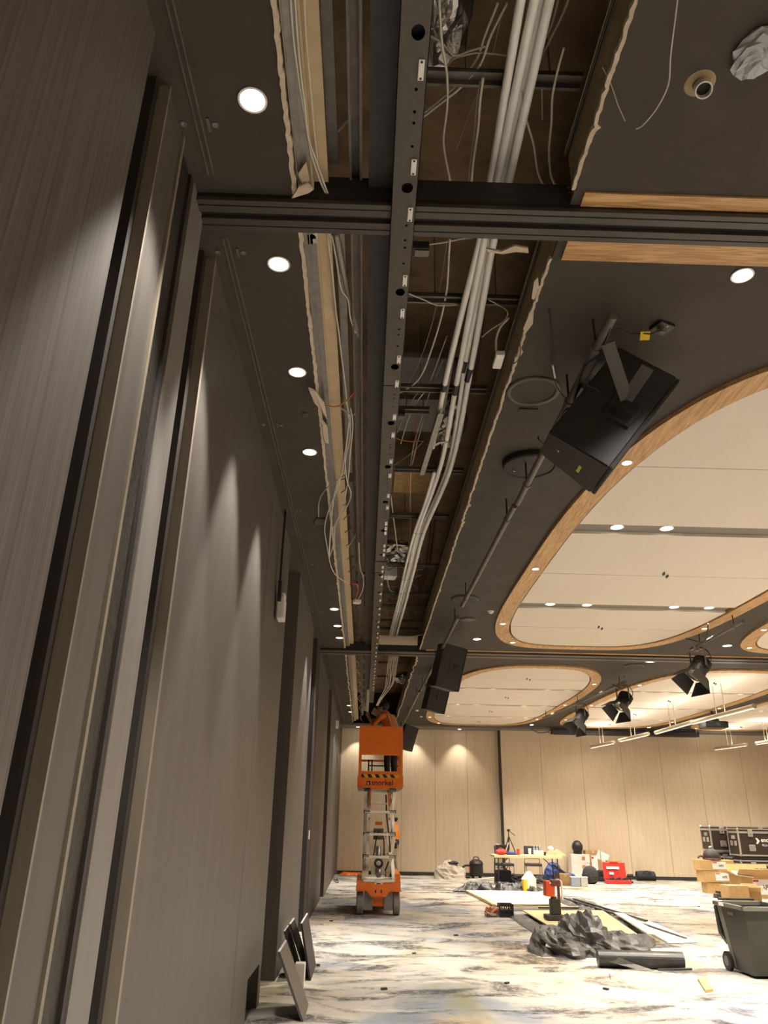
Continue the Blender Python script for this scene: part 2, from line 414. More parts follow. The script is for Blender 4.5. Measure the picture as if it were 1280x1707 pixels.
for (yy, zz) in ((12.9, 1.25), (17.6, 1.7)):
    s = MB(); s.bb(-.86 if yy < 15 else -1.12, -.845 if yy < 15 else -1.105, yy-.045, yy+.045, zz, zz+.13, bev=.003)
    s.build('light_switch', 'white_plastic', wl, world=True)
# ---- far wall
YF1, YF2, XC = 25.35, 25.10, 4.36
wf = setting(MB().bb(-1.6, XR+.2, YF+.02, YF+.3, 0, 5.6).build('wall_far', 'left_dark'), 'pale timber-grained panel wall closing the far end of the hall', 'wall')
def fw(name, x0, x1, y, z0, z1, m, yb=None): return MB().bb(x0, x1, y, (yb or YF+.02), z0, z1).build(name, m, wf, world=True)
xs = [-.82]+[pY(x, 1340, YF1).x for x in (669, 725.5, 780)]+[XC-.012]
for i in range(4): fw('panel', xs[i]+.004, xs[i+1]-.004, YF1, .10, CEIL, 'far_panel')
fw('recess_lining', -1.0, XC, YF1+.035, .0, CEIL, 'left_dark')
xs = [XC+.03]+[pY(x, 1320, YF2).x for x in (905, 974, 1041, 1107, 1172, 1243, 1310)]+[XR]
for i in range(len(xs)-1): fw('panel', xs[i]+.004, xs[i+1]-.004, YF2, .10, CEIL, 'far_panel')
fw('recess_lining', XC, XR, YF2+.035, 0, CEIL, 'left_dark')
fw('edge_strip', XC-.012, XC+.03, YF2-.004, .0, CEIL, 'left_dark')
fw('edge_strip', -.82, -.77, YF1-.10, 0, CEIL, 'left_edge')
setting(MB().bb(-.86, XC-.02, YF1-.02, YF1+.034, 0, .10).build('baseboard_far', 'left_dark'), 'black skirting under the recessed far wall panels', 'baseboard')
setting(MB().bb(XC, XR, YF2-.02, YF2+.034, 0, .10).build('baseboard_far_long', 'left_dark'), 'black skirting under the forward far wall panels', 'baseboard')
setting(MB().bb(-.86, XR, 24.5, YF1, CEIL-.07, CEIL-.004).build('trim_1', 'grey_strip'), 'grey bulkhead strip along the top of the far wall', 'trim')
# ---- walls out of view
setting(MB().bb(XR, XR+.3, YB-.2, YF+.3, 0, 5.6).build('wall_right', 'cream_wall'), 'pale wall on the other side of the hall', 'wall')
setting(MB().bb(-1.6, XR+.2, YB-.3, YB, 0, 5.6).build('wall_back', 'cream_wall'), 'pale wall behind the camera', 'wall')
# ---- ceiling with the cut slot and openings
SL0, SL1 = -.42, .95
LDL = [(-.555, 2.29, .056), (-.55, 3.31, .056), (-.535, 4.39, .056), (-.53, 5.60, .056), (-.505, 10.64, .062), (-.49, 11.66, .062), (-.485, 12.5, .062), (-.45, 20.6, .075), (-.43, 21.9, .075)]
ce = MB()
edges = [YB]+[(LDL[i][1]+LDL[i+1][1])/2 for i in range(len(LDL)-1)]+[YF+.05]
for (x, y, r), y0, y1 in zip(LDL, edges[:-1], edges[1:]):
    if y1-y0 > 2.2:                                                  # keep the holed cell short
        ya, yb = max(y0, y-.6), min(y1, y+.6)
        if ya > y0: ce.add([(-1.3, y0, CEIL), (SL0, y0, CEIL), (SL0, ya, CEIL), (-1.3, ya, CEIL)], [(0, 1, 2, 3)])
        if yb < y1: ce.add([(-1.3, yb, CEIL), (SL0, yb, CEIL), (SL0, y1, CEIL), (-1.3, y1, CEIL)], [(0, 1, 2, 3)])
        y0, y1 = ya, yb
    hole_cell(ce, -1.3, SL0, y0, y1, CEIL, circle(x, y, r, 28), x, y, up=.02)
def sheet(x0, x1, y0, y1, mi=0): ce.bb(x0, x1, y0, y1, CEIL, CEIL+.016, mi)
sheet(SL1, XR, YB, 2.72); sheet(SL1, 1.65, 2.72, 5.55); sheet(SL1, 1.65, 5.55, 25.2, 1)
def cloud_outline(cx, cy, a, b, off=0., n=72):
    pts = []
    for i in range(n):
        t = 2*math.pi*i/n; c, s = math.cos(t), math.sin(t); e = 2/3.0 if s < 0 else 2/3.9
        pts.append((cx+math.copysign(abs(c)**e, c)*(a-off), cy+math.copysign(abs(s)**e, s)*(b-off)))
    return pts
CL = {}
COLX = [(1.65, 5.58), (5.58, 9.65), (9.65, XR)]
for r, (y0, y1, cy, b, cxs, a) in enumerate([(3.2, 13.2, 8.36, 4.5, (3.62, 7.66, 11.7), 1.74), (13.8, 25.2, 19.35, 4.93, (3.45, 7.45, 11.5), 1.76)]):
    for c in range(3):
        cx = cxs[c]; CL[(r, c)] = (cx, cy, a, b)
        hole_cell(ce, COLX[c][0], COLX[c][1], y0, y1, CEIL, cloud_outline(cx, cy, a, b, .1), cx, cy, up=.016)
ce.bb(1.65, XR, 2.72, 3.2, CEIL, CEIL+.016); ce.bb(1.65, XR, 13.2, 13.8, CEIL, CEIL+.016)
ceo = setting(ce.build('ceiling', ['ceil_black', 'ceil_wrinkle']), 'black plasterboard ceiling cut open by a long slot', 'ceiling')
setting(MB().bb(-1.6, XR+.3, YB-.3, YF+.4, 5.5, 5.65).build('ceiling_void', 'void'), 'brown underside of the slab above the opened slot', 'ceiling')
setting(MB().bb(SL0-.55, SL0-.5, YB, YF, CEIL+.02, 5.5).build('trim_2', 'void'), 'dark side of the ceiling void beside the panelled wall', 'trim')
setting(MB().bb(SL1+.5, SL1+.55, YB, YF, CEIL+.02, 5.5).build('trim_3', 'void'), 'dark side of the ceiling void on the hall side', 'trim')

# ================================================================== CEILING PANELS AND LAMPS
def spot(parent, loc, power, size=100, blend=.7, col=WARM, radius=.05, aim=None):
    l = bpy.data.lights.new('lamp', 'SPOT'); l.energy = power; l.color = col; l.spot_size = math.radians(size); l.spot_blend = blend; l.shadow_soft_size = radius
    o = bpy.data.objects.new('lamp', l); COL.objects.link(o); o.parent = parent; o.location = loc
    if aim is not None: o.rotation_euler = Vector(aim).to_track_quat('-Z', 'Y').to_euler()
    return o
ORD = ['first', 'second', 'third', 'fourth', 'fifth', 'sixth', 'seventh', 'eighth', 'ninth', 'tenth', 'eleventh', 'twelfth', 'thirteenth']
_dlmesh = {}
def downlight(x, y, z, r, label, group, power, lens='lens_warm', size=105, deep=0., lampz=None, col=WARM, blend=.7):
    """deep > 0: set into an opening, with a reflector; else a shallow trim with a lens"""
    t = thing('downlight', label, 'downlight', (x, y, z), 0, group)
    key = (round(r, 3), deep, lens)
    if key not in _dlmesh:
        ring = MB().lathe((0, 0, 0), [(r*.99, .0), (r*1.13, -.002), (r*1.13, -.006), (r*.97, -.006), (r*.97, .004)], 28)
        if deep:
            refl = MB().lathe((0, 0, 0), [(r*.985, -.004), (r*.94, deep*.35), (r*.62, deep*.9), (r*.60, deep)], 28)
            ln = MB().lathe((0, 0, 0), [(0, deep*.97), (r*.60, deep*.97)], 24)
        else:
            refl = MB().lathe((0, 0, 0), [(r*.97, -.004), (r*.90, -.001), (r*.86, -.001)], 24)
            ln = MB().lathe((0, 0, 0), [(0, -.0045), (r*.6, -.004), (r*.88, -.0015)], 24)
        a = ring.build('trim_ring', 'reflector', t); b_ = refl.build('reflector', 'reflector', t, smooth=True); c_ = ln.build('lens', lens, t)
        _dlmesh[key] = (a.data, b_.data, c_.data)
    else:
        for nm, me in zip(('trim_ring', 'reflector', 'lens'), _dlmesh[key]):
            o = bpy.data.objects.new(nm, me); COL.objects.link(o); o.parent = t
    if power: spot(t, (0, 0, (lampz if lampz is not None else -.012)), power, size, blend, col, radius=max(.02, r*.6))
    return t
for i, (x, y, r) in enumerate(LDL):
    downlight(x, y, CEIL, r, f'white recessed downlight in the black soffit beside the slot, {ORD[i]} from the camera', 'downlights in the soffit by the panelled wall',
              P_WALL, size=54, deep=.085, lampz=.03, col=COOL, blend=.45)
CNAME = {(0, 0): 'large panel beside the big loudspeaker', (0, 1): 'panel next to the large one',
         (0, 2): 'panel two along from the large one', (1, 0): 'panel above the folding table',
         (1, 1): 'panel behind the stage lanterns', (1, 2): 'panel beyond the projector'}
def xr(cx, cy, a, b, y, off):
    v = min(1, abs(y-cy)/(b-off)); n = 3.0 if y < cy else 3.9
    return (a-off)*max(0, 1-v**n)**(1/n)
RIM = .21
for key, (cx, cy, a, b) in CL.items():
    r, c = key
    t = thing('ceiling_panel', 'pale acoustic oak-rimmed ceiling cloud, the ' + CNAME[key], 'ceiling panel', (cx, cy, CEIL), 0, 'oak-rimmed acoustic ceiling panels')
    zo = -.035
    out = cloud_outline(0, 0, a, b, 0, 144); inn = cloud_outline(0, 0, a, b, RIM, 144); n = len(out)
    rm = MB(); vs = [(x, y, zo) for x, y in out]+[(x, y, zo) for x, y in inn]+[(x, y, .0) for x, y in out]+[(x, y, .05) for x, y in inn]
    fs = []
    for i in range(n):
        j = (i+1) % n
        fs += [(i, j, n+j, n+i)[::-1], (i, j, 2*n+j, 2*n+i), (n+i, 3*n+i, 3*n+j, n+j)]
    rm.add(vs, fs); rm.build('timber_rim', 'oak_long', t)
    cap = MB(); cap.prism(cloud_outline(0, 0, a, b, .02, 72), .19, .20)
    vs = [(x, y, .016) for x, y in cloud_outline(0, 0, a, b, .1, 72)]+[(x, y, .19) for x, y in cloud_outline(0, 0, a, b, .1, 72)]
    cap.add(vs, [(i, (i+1) % 72, 72+(i+1) % 72, 72+i) for i in range(72)]); cap.build('light_stop', 'alu_groove', t)  # black closure added above the panels to stop light
    if r == 0: cuts = [('s', 5.67), ('t', 7.15), ('s', 8.66), ('t', 10.14), ('s', 11.36)]
    else: cuts = [('s', 15.98), ('t', 17.25), ('s', 18.55), ('t', 19.85), ('s', 21.05), ('t', 22.2), ('s', 23.35)]
    g = .022; off = RIM+g; y_lo = cy-b+off; y_hi = cy+b-off
    bands = []; y0 = y_lo; TW = .135 if r == 0 else .085
    for k, yc in cuts:
        h = .005 if k == 's' else TW
        bands.append((y0, yc-h)); y0 = yc+h
    bands.append((y0, y_hi))
    for (y0, y1) in bands:
        m = 16; L = []; Rr = []
        for q in range(m+1):
            f = q/m
            if y0 == y_lo: f = f*f
            if y1 == y_hi: f = 1-(1-q/m)**2
            yy = y0+(y1-y0)*f; ww = xr(cx, cy, a, b, yy, off); L.append((-ww, yy-cy)); Rr.append((ww, yy-cy))
        poly = Rr+L[::-1]; q2 = []
        for p in poly:
            if not q2 or (Vector(p)-Vector(q2[-1])).length > .002: q2.append(p)
        if (Vector(q2[0])-Vector(q2[-1])).length < .002: q2.pop()
        MB().prism(q2, -.02, .02).build('panel', 'acoustic', t)
    ti = 0
    for k, yc in cuts:
        if k == 's':
            MB().box((0, yc-cy, .012), (2*xr(cx, cy, a, b, yc, off)-.02, .0095, .01)).build('seam', 'alu_groove', t)
            if r == 0 or True:
                for dx in (.02, -.06):
                    MB().bb(dx-.004, dx+.004, yc-cy-.07-.1*(dx < 0), yc-cy+.0-.1*(dx < 0), -.05, -.018).build('hanger_clip', 'black_plastic', t)
        else:
            ww = xr(cx, cy, a, b, yc, off)-.03; y0, y1 = yc-TW-cy, yc+TW-cy; D = .012
            tr = MB(); tr.bb(-ww-.02, ww+.02, y0+.003, y1-.003, D, D+.006)
            tr.build('light_trough', 'trough', t)
            ti += 1
            for di, dx in enumerate((-1.06, -.54, .70, 1.20)):
                if abs(dx) > ww-.1: continue
                downlight(cx+dx, yc, CEIL+D, .065 if r == 0 else .05, f'{ORD[di]} downlight in the {ORD[ti-1]} trough of the {CNAME[key]}', 'downlights in the ceiling panel troughs', P_HALL if r == 0 else P_FAR, lampz=-.03, size=120, blend=.8)
    # rim downlights
    for q, (u, sgn) in enumerate([(-.62, -1), (.02, -1), (.62, -1), (-.62, 1), (.02, 1), (.62, 1), (.9, -1)]):
        y = cy+u*b; ww = xr(cx, cy, a, b, y, RIM/2)
        downlight(cx+sgn*ww, y, CEIL+zo, .042, f'{ORD[q]} small rim downlight of the {CNAME[key]}', 'small rim downlights', P_SLOT, lens='lens_dim', size=110)
# loose downlights in the black ceiling
for i, (p, rr, pw, nm) in enumerate([((1237, 458), .055, P_HALL*1.6, 'bright downlight in the black ceiling beside the first track'), ((795, 1065), .065, P_HALL*.5, 'downlight in the black ceiling above the second hanging loudspeaker'),
        ((1075, 1073), .07, P_HALL*.5, 'downlight in the black ceiling at the far tip of the large panel'), ((1212, 1076), .07, P_HALL*.5, 'downlight in the black ceiling above the first stage lantern'),
        ((1085, 1102), .10, P_HALL*.4, 'flat round downlight just past the second track')]):
    q = pz(*p, CEIL); downlight(q.x, q.y, CEIL-.002, rr, nm, None, pw, size=110, col=COOL if i == 0 else WARM)
for i, x in enumerate((1.55, 3.05)):
    downlight(x, 25.0, CEIL-.07, .06, f'wall-washing downlight before the recessed far wall, {ORD[i]} from the lift', 'wall-washing downlights', 100, size=84, blend=.6)
downlight(-.25, 25.0, CEIL-.07, .06, 'wall-washing downlight before the far wall behind the lift basket', 'wall-washing downlights', 70, size=84, blend=.4)
for i, x in enumerate((5.2, 7.6, 8.9, 10.4, 12.2)):
    downlight(x, 23.98 if i < 4 else 24.6, CEIL-.012, .06, f'wall-washing downlight before the screen wall, {ORD[i]} from the corner', 'wall-washing downlights', 150, size=70, blend=.7)
for i, (xx, yy) in enumerate([(2.0, .9), (2.0, -1.3), (4.4, 1.0)]):
    downlight(xx, yy, CEIL-.002, .055, f'unseen fill downlight added in line with the bright one, {ORD[i]} behind the camera', 'added fill downlights above and behind the camera', P_HALL*1.6, size=112, col=COOL)  # added out of view to brighten the floor bounce into the slot
# unseen downlights added over the floor behind the camera for their light
k = 0
for yy in (-2.2, .3):
    for xx in (3.2, 6.2, 9.4, 12.4):
        downlight(xx, yy, CEIL-.002, .065, f'unseen fill downlight added over the floor behind the camera, {ORD[k]} of eight', 'added fill downlights behind the camera', P_HALL*1.1, size=118); k += 1
# ================================================================== PARTITION TRACKS ACROSS THE HALL
def cross_track(y0, y1, label, x0, woods):
    t = thing('partition_track', label, 'track', (0, (y0+y1)/2, CEIL), 0, None)
    w_ = y1-y0; h = w_/2
    MB().bb(-1.0, XR, -h, h, -.022, .0).build('track_bed', 'alu_groove', t)
    for a_, b_ in ((-.5, -.34), (-.31, -.10), (.10, .31), (.34, .5)):
        MB().bb(-1.0, XR, a_*w_, b_*w_, -.045, -.022, bev=.003).build('track_rib', 'alu_dark', t)
    MB().bb(SL0+.005, SL1-.005, -h, h, .0, .13).build('header', 'steel_black', t)
    for (a_, b_) in woods:
        MB().bb(x0, XR, a_, b_, -.012, -.001).build('timber_strip', 'oak', t)
    return t
cross_track(2.815, 3.02, 'dark grooved partition track crossing the ceiling close to the camera', 1.0, [(-.19, -.105), (.105, .28)])
cross_track(13.34, 13.72, 'dark grooved partition track crossing the ceiling beyond the large panel', 1.05, [(-.27, -.20), (.20, .27)])
# ================================================================== SLOT: STEEL AND CHANNELS
rt = thing('perforated_rail', 'grey perforated steel rail running the length of the open slot', 'rail', (.12, .6, 4.33))
BIG = [1.92+.757*i for i in range(-1, 21)]
PLT = [2.07, 2.55, 2.84, 3.33, 3.62, 4.10, 4.39, 4.85, 5.13, 5.59, 5.87, 6.31, 6.59, 7.01, 7.15, 7.28, 7.67, 7.81, 7.97, 8.42, 8.58]
y = 8.95
while y < 17.5: PLT += [y-.16, y+.16]; y += .757
SM = []
for b_ in BIG[:-1]:
    for d in (.24, .345, .40, .52): SM.append(b_+d)
def rail_seg(y0, y1, dz=0., x0=.06, x1=.18):
    mb = MB(); ev = sorted([(q, .033, .027, .012) for q in BIG if y0+.05 < q < y1-.05]+[(q, .008, .007, .020) for q in SM if y0+.02 < q < y1-.02 and all(abs(q-b_) > .06 for b_ in BIG)])
    cur = y0; z = 4.33+dz
    for q, ry, rx, ox in ev:
        a_, b_ = q-ry*1.25, q+ry*1.25
        if a_ < cur: continue
        mb.add([(x0, cur, z), (x1, cur, z), (x1, a_, z), (x0, a_, z)], [(3, 2, 1, 0)])
        cx = .12+ox; n = 16; xa, xb = cx-rx*1.3, cx+rx*1.3
        mb.add([(x0, a_, z), (xa, a_, z), (xa, b_, z), (x0, b_, z)], [(3, 2, 1, 0)]); mb.add([(xb, a_, z), (x1, a_, z), (x1, b_, z), (xb, b_, z)], [(3, 2, 1, 0)])
        pts = [(cx+rx*math.cos(2*math.pi*i/n), q+ry*math.sin(2*math.pi*i/n)) for i in range(n)]
        hole_cell(mb, xa, xb, a_, b_, z, pts, cx, q, up=.003); cur = b_
    mb.add([(x0, cur, z), (x1, cur, z), (x1, y1, z), (x0, y1, z)], [(3, 2, 1, 0)])
    mb.bb(x0, x0+.003, y0, y1, z, z+.05); mb.bb(x1-.003, x1, y0, y1, z, z+.05)
    mb.bb(x0, x1, y0, y0+.003, z, z+.05); mb.bb(x0, x1, y1-.003, y1, z, z+.05)
    mb.build('rail_section', 'rail', rt, world=True)
rail_seg(.4, 4.42); rail_seg(4.424, 8.20); rail_seg(8.23, 8.62, -.004); rail_seg(8.65, 12.8); rail_seg(12.804, 17.7)
MB().bb(.065, .175, .4, 17.7, 4.378, 4.383).build('inner_liner', 'alu_groove', rt, world=True)
for q in PLT:
    pl = MB(); pl.bb(.142, .166, q-.045, q+.045, 4.323, 4.33, bev=.002)
    o = pl.build('fixing_plate', 'white_paint', rt, world=True)
    if q < 6.7:
        for s_ in (-1, 1): MB().cyl((.154, q+s_*.036, 4.3232), (.154, q+s_*.036, 4.3215), .0055, 8).build('screw', 'black_rubber', o, world=True)
bt = MB(); bt.bb(-.055, .19, .3, 20.5, 4.47, 4.485); bt.bb(.055, .075, .3, 20.5, 4.485, 4.70); bt.bb(-.055, .19, .3, 20.5, 4.70, 4.715)
tag(bt.build('steel_beam', 'steel_black'), 'black steel beam directly above the perforated rail', 'beam')
tr = MB(); tr.bb(-.15, -.145, .3, 23.5, 4.52, 4.58); tr.bb(-.095, -.09, .3, 23.5, 4.52, 4.58); tr.bb(-.15, -.09, .3, 23.5, 4.575, 4.58); tr.bb(-.152, -.140, .3, 23.5, 4.515, 4.52); tr.bb(-.10, -.088, .3, 23.5, 4.515, 4.52)
tag(tr.build('ceiling_channel', 'galv_dull'), 'narrow dark channel beside the black beam in the slot', 'channel')
# far end: pale strut in line with the rail
st = MB(); st.bb(.0, .07, 17.9, 22.6, 4.40, 4.44)
so = st.build('strut', 'galv'); tag(so, 'pale slotted strut continuing the line of the rail above the lift', 'strut')
# cross channels in the void
CH = [((712, 128), (965, 152)), ((678, 497), (868, 492)), ((664, 647), (812, 650)), ((664, 684), (715, 688)), ((658, 783), (772, 788)), ((650, 860), (748, 862)), ((646, 942), (735, 944)), ((640, 990), (715, 993)), ((638, 1010), (712, 1012)), ((634, 1035), (702, 1036)), ((632, 1048), (698, 1049)), ((630, 1105), (678, 1106)), ((628, 1128), (670, 1128))]
for i, (a_, b_) in enumerate(CH):
    A, B = pz(*a_, 4.83), pz(*b_, 4.83); B.y = A.y
    c = MB(); c.bb(A.x, B.x, A.y-.03, A.y+.03, 4.855, 4.86); c.bb(A.x, B.x, A.y-.03, A.y-.025, 4.825, 4.86); c.bb(A.x, B.x, A.y+.025, A.y+.03, 4.825, 4.86); c.bb(A.x, B.x, A.y-.04, A.y-.025, 4.82, 4.825); c.bb(A.x, B.x, A.y+.025, A.y+.04, 4.82, 4.825)
    tag(c.build('furring_channel', 'galv_dull'), f'metal furring channel across the slot, {ORD[i] if i < 13 else "last"} from the camera', 'channel', 'furring channels across the slot')
    for q in (.25, .8):
        x = A.x+(B.x-A.x)*q
        h = MB().cyl((x, A.y, 4.86), (x, A.y, 5.5), .004, 6)
        tag(h.build('hanger_rod', 'galv_dull'), f'thin hanger rod over the {ORD[i]} furring channel, {"beam" if q < .5 else "hall"} end', 'rod', 'hanger rods in the slot')
# channels on the wall side of the slot
for i, (y0, y1, x, m_) in enumerate([(.5, 2.80, -.235, 'galv_dull'), (3.06, 6.4, -.215, 'galv'), (6.6, 11.5, -.21, 'galv_dull')]):
    c = MB(); c.bb(x-.025, x+.025, y0, y1, 4.60, 4.604); c.bb(x-.025, x-.021, y0, y1, 4.604, 4.64); c.bb(x+.021, x+.025, y0, y1, 4.604, 4.64)
    tag(c.build('metal_stud', m_), ['dull metal stud lying in the slot before the first track', 'bright galvanised stud lying in the slot past the first track', 'dull metal stud lying deep along the slot'][i], 'stud')
for i in range(9):
    yy = 13.9+i*1.05; s = MB().bb(-.09, .02, yy, yy+.12, 4.50, 4.62, bev=.006)
    tag(s.build('timber_noggin', 'plaster'), f'pale block between beam and channel, {ORD[i]} past the second track', 'block', 'pale blocks in the far slot')
# ---- torn plaster edges, boards
def ragged(name, x, y0, y1, out, label, jit=.007, wid=.02, z=CEIL-.006, th=.026, step=.022, skip=()):
    mb = MB(); pts = []; y = y0
    while y < y1:
        pts.append(y); y += step*random.uniform(.6, 1.4)*(1+(y-y0)*.06)
    pts.append(y1); vs = []; fs = []; n = len(pts); big = 0.
    for i, y in enumerate(pts):
        big = big*.5+(random.uniform(0, 1) > .965)*random.uniform(.0, .05)
        o1 = out*(random.uniform(0, jit)+big*.5); w_ = wid*random.uniform(.8, 1.25)+big*.3; xx = x(y) if callable(x) else x
        vs += [(xx+o1, y, z), (xx+o1-out*w_, y, z+random.uniform(0, .004)), (xx+o1-out*w_, y, z+th), (xx+o1, y, z+th)]
    for i in range(n-1):
        a_ = i*4; b_ = a_+4
        for k_ in range(4): fs.append((a_+k_, a_+(k_+1) % 4, b_+(k_+1) % 4, b_+k_))
    fs += [(0, 1, 2, 3), tuple((n-1)*4+k_ for k_ in (3, 2, 1, 0))]
    mb.add(vs, fs); return tag(mb.build(name, 'plaster'), label, 'plaster edge')
xl = lambda y: -.43+.008*max(0, y-3); xrt = lambda y: .962-.006*max(0, y-3)
ragged('torn_plaster_edge', -.425, .6, 2.80, -1, 'torn cream plaster edge of the slot beside the first soffit downlight')
ragged('torn_plaster_edge', -.418, 3.05, 13.3, -1, 'torn cream plaster edge along the wall side of the slot', step=.035)
ragged('torn_plaster_edge', -.41, 13.75, 24.3, -1, 'torn cream plaster edge on the wall side past the second track', step=.1, jit=.03)
ragged('torn_plaster_edge', .945, .6, 2.72, 1, 'torn cream plaster edge on the hall side before the first track', wid=.016, jit=.006)
ragged('torn_plaster_edge', .94, 3.20, 13.3, 1, 'torn cream plaster edge along the hall side of the slot', wid=.016, jit=.012, step=.035)
ragged('torn_plaster_edge', .925, 13.75, 23.5, 1, 'torn cream plaster edge on the hall side past the second track', step=.1, jit=.04)
def shard(name, pix, z, label, m_='plaster', th=.012, dz=None):
    P = [pz(x, y, z+(dz[i] if dz else 0)) for i, (x, y) in enumerate(pix)]; n = len(P); mb = MB()
    mb.add([tuple(p) for p in P]+[tuple(p+Vector((0, 0, th))) for p in P], [tuple(range(n)), tuple(range(n, 2*n))[::-1]]+[(i, n+i, n+(i+1) % n, (i+1) % n) for i in range(n)])
    return tag(mb.build(name, m_), label, 'plaster')
shard('plaster_flap', [(486, 331), (498, 312), (512, 306), (523, 316), (515, 322)], 4.36, 'torn paper flap of plaster hanging before the first track', dz=[-.01, .0, .02, .01, 0])
shard('plaster_flap', [(497, 290), (510, 270), (516, 300), (506, 312)], 4.39, 'small curled plaster scrap above the first track', 'gyps_paper')
shard('plaster_flap', [(514, 648), (523, 651), (540, 672), (545, 700), (535, 684), (524, 672)], 4.36, 'snapped plaster flap by the third soffit downlight', dz=[-.05, -.05, 0, 0, 0, -.02])
shard('plaster_flap', [(536, 700), (546, 712), (548, 740), (541, 738)], 4.38, 'jagged plaster scrap below the snapped flap')
shard('plaster_flap', [(512, 392), (530, 388), (530, 405), (514, 408)], 4.43, 'round plaster patch just past the first track', 'plaster')
shard('plaster_flap', [(890, 470), (897, 462), (898, 480), (890, 500), (886, 498)], 4.395, 'long peeled plaster scrap on the hall side of the slot')
shard('plaster_flap', [(872, 548), (884, 520), (890, 512), (888, 540), (876, 556)], 4.395, 'wide peeled plaster scrap on the hall side of the slot')
shard('plaster_flap', [(810, 415), (835, 420), (858, 410), (880, 414), (881, 422), (860, 420), (838, 424), (812, 420)], 4.40, 'thin torn paper strip along the header past the first track')
for i, (y0, y1) in enumerate([(.5, 2.80), (3.05, 13.3), (13.75, 24.2)]):
    wh = ['before the first track', 'between the tracks', 'past the second track'][i]
    c = MB(); dx = .0 if i < 2 else .02
    c.bb(-.400+dx, -.395+dx, y0, y1, 4.41, 4.47); c.bb(-.400+dx, -.335+dx, y0, y1, 4.43, 4.434); c.bb(-.37+dx, -.366+dx, y0, y1, 4.42, 4.43)
    tag(c.build('wall_angle', 'grey_strip' if False else 'galv'), f'grey galvanised angle beside the torn edge {wh}', 'channel')
    b_ = MB()
    ya = y0
    while ya < y1:
        yb = min(y1, ya+2.4); b_.bb(-.338+dx, -.255+dx, ya, yb-.004, 4.475, 4.488); ya = yb
    b_.bb(-.335+dx, -.325+dx, y0, y1, 4.438, 4.475)
    tag(b_.build('plaster_strip', 'gyps_paper'), f'long beige plasterboard strip in the slot {wh}', 'board')
    r_ = MB(); r_.bb(.962, .975, y0, y1, 4.418, 4.72); r_.bb(.94, .975, y0, y1, 4.72, 4.724)
    tag(r_.build('bulkhead_board', 'board_olive'), f'brown upright board lining the hall side of the slot {wh}', 'board')
    a_ = MB(); a_.bb(.945, .949, y0, y1, 4.70, 4.76); a_.bb(.955, .959, y0, y1, 4.70, 4.76); a_.bb(.945, .959, y0, y1, 4.755, 4.76)
    tag(a_.build('edge_track', 'galv_dull'), f'thin metal track on top of the brown board {wh}', 'channel')
# ---- conduits
def conduit(pix, z, label, cps=(), r=.0215):
    pts = smoothpts([pz(x, y, z) for x, y in pix], 5)
    t = thing('conduit', label, 'conduit', tuple(pts[0]), 0, 'pale conduits in the slot')
    o = MB().tube(pts, r, 12).build('pipe', 'conduit', t, smooth=True, world=True)
    for (x0, y0, x1, y1) in cps:
        MB().cyl(pz(x0, y0, z), pz(x1, y1, z), r+.003, 12).build('coupler', 'black_plastic', t, world=True)
conduit([(880, -60), (868, 0), (815, 318), (801, 396), (770, 520), (741, 642), (721, 746)], 4.74, 'pale conduit that stops short at a metal bracket', [(741, 640, 739, 650)])
conduit([(904, -60), (891, 0), (824, 320), (804, 417), (782, 530), (761, 639), (734, 778), (697, 884), (681, 950), (667, 1000), (650, 1066)], 4.72, 'pale conduit on the beam side of the bundle', [(761, 640, 758, 656)])
conduit([(918, -60), (904, 0), (834, 322), (813, 414), (795, 510), (777, 599), (747, 778), (702, 884), (685, 950), (672, 1000), (654, 1066)], 4.76, 'pale conduit in the middle of the bundle', [(776, 600, 772, 618)])
conduit([(930, -60), (916, 0), (843, 326), (820, 417), (803, 515), (785, 614), (752, 778), (708, 884), (690, 950), (677, 1000), (659, 1066)], 4.71, 'pale conduit on the hall side of the bundle', [(785, 613, 779, 634)])
conduit([(724, 787), (708, 840), (690, 890), (676, 945), (664, 1000), (648, 1064)], 4.73, 'pale conduit that begins beside the cut stud', r=.018)
tie = pz(697, 884, 4.735)
for i, (px, py) in enumerate([(697, 884), (676, 962), (670, 985), (663, 1018)]):
    q = pz(px, py, 4.735)
    m_ = MB().lathe(q, [(.075, -.004), (.079, 0), (.075, .004)], 20, axis=rot('X', 90)); 
    for p in m_.v: p.z = q.z+(p.z-q.z)*.62
    tag(m_.build('cable_tie', 'black_rubber'), f'black tie round the conduit bundle, {ORD[i]} along', 'tie')
# galvanised stud beside conduits
A, B = pz(735, 690, 4.66), pz(703, 792, 4.66)
c = MB(); c.bar(A, B, .045, .004); c.bar(A+Vector((-.022, 0, .02)), B+Vector((-.022, 0, .02)), .004, .04); c.bar(A+Vector((.022, 0, .02)), B+Vector((.022, 0, .02)), .004, .04)
tag(c.build('metal_stud', 'galv'), 'cut galvanised stud hanging beside the conduit bundle', 'stud')
A, B = pz(762, 540, 4.8), pz(735, 690, 4.78)
tag(MB().bar(A, B, .05, .02).build('metal_stud', 'galv_dull'), 'dull stud running up behind the conduit bundle', 'stud')
b_ = MB(); q = pz(733, 738, 4.7); b_.bar(q+Vector((-.05, .02, -.02)), q, .035, .004); b_.bar(q, q+Vector((.07, -.02, .0)), .035, .004); b_.lathe(q+Vector((.06, -.12, .06)), [(.010, -.01), (.016, 0), (.010, .01)], 12)
tag(b_.build('pipe_bracket', 'galv'), 'bent metal bracket at the end of the short conduit', 'bracket')
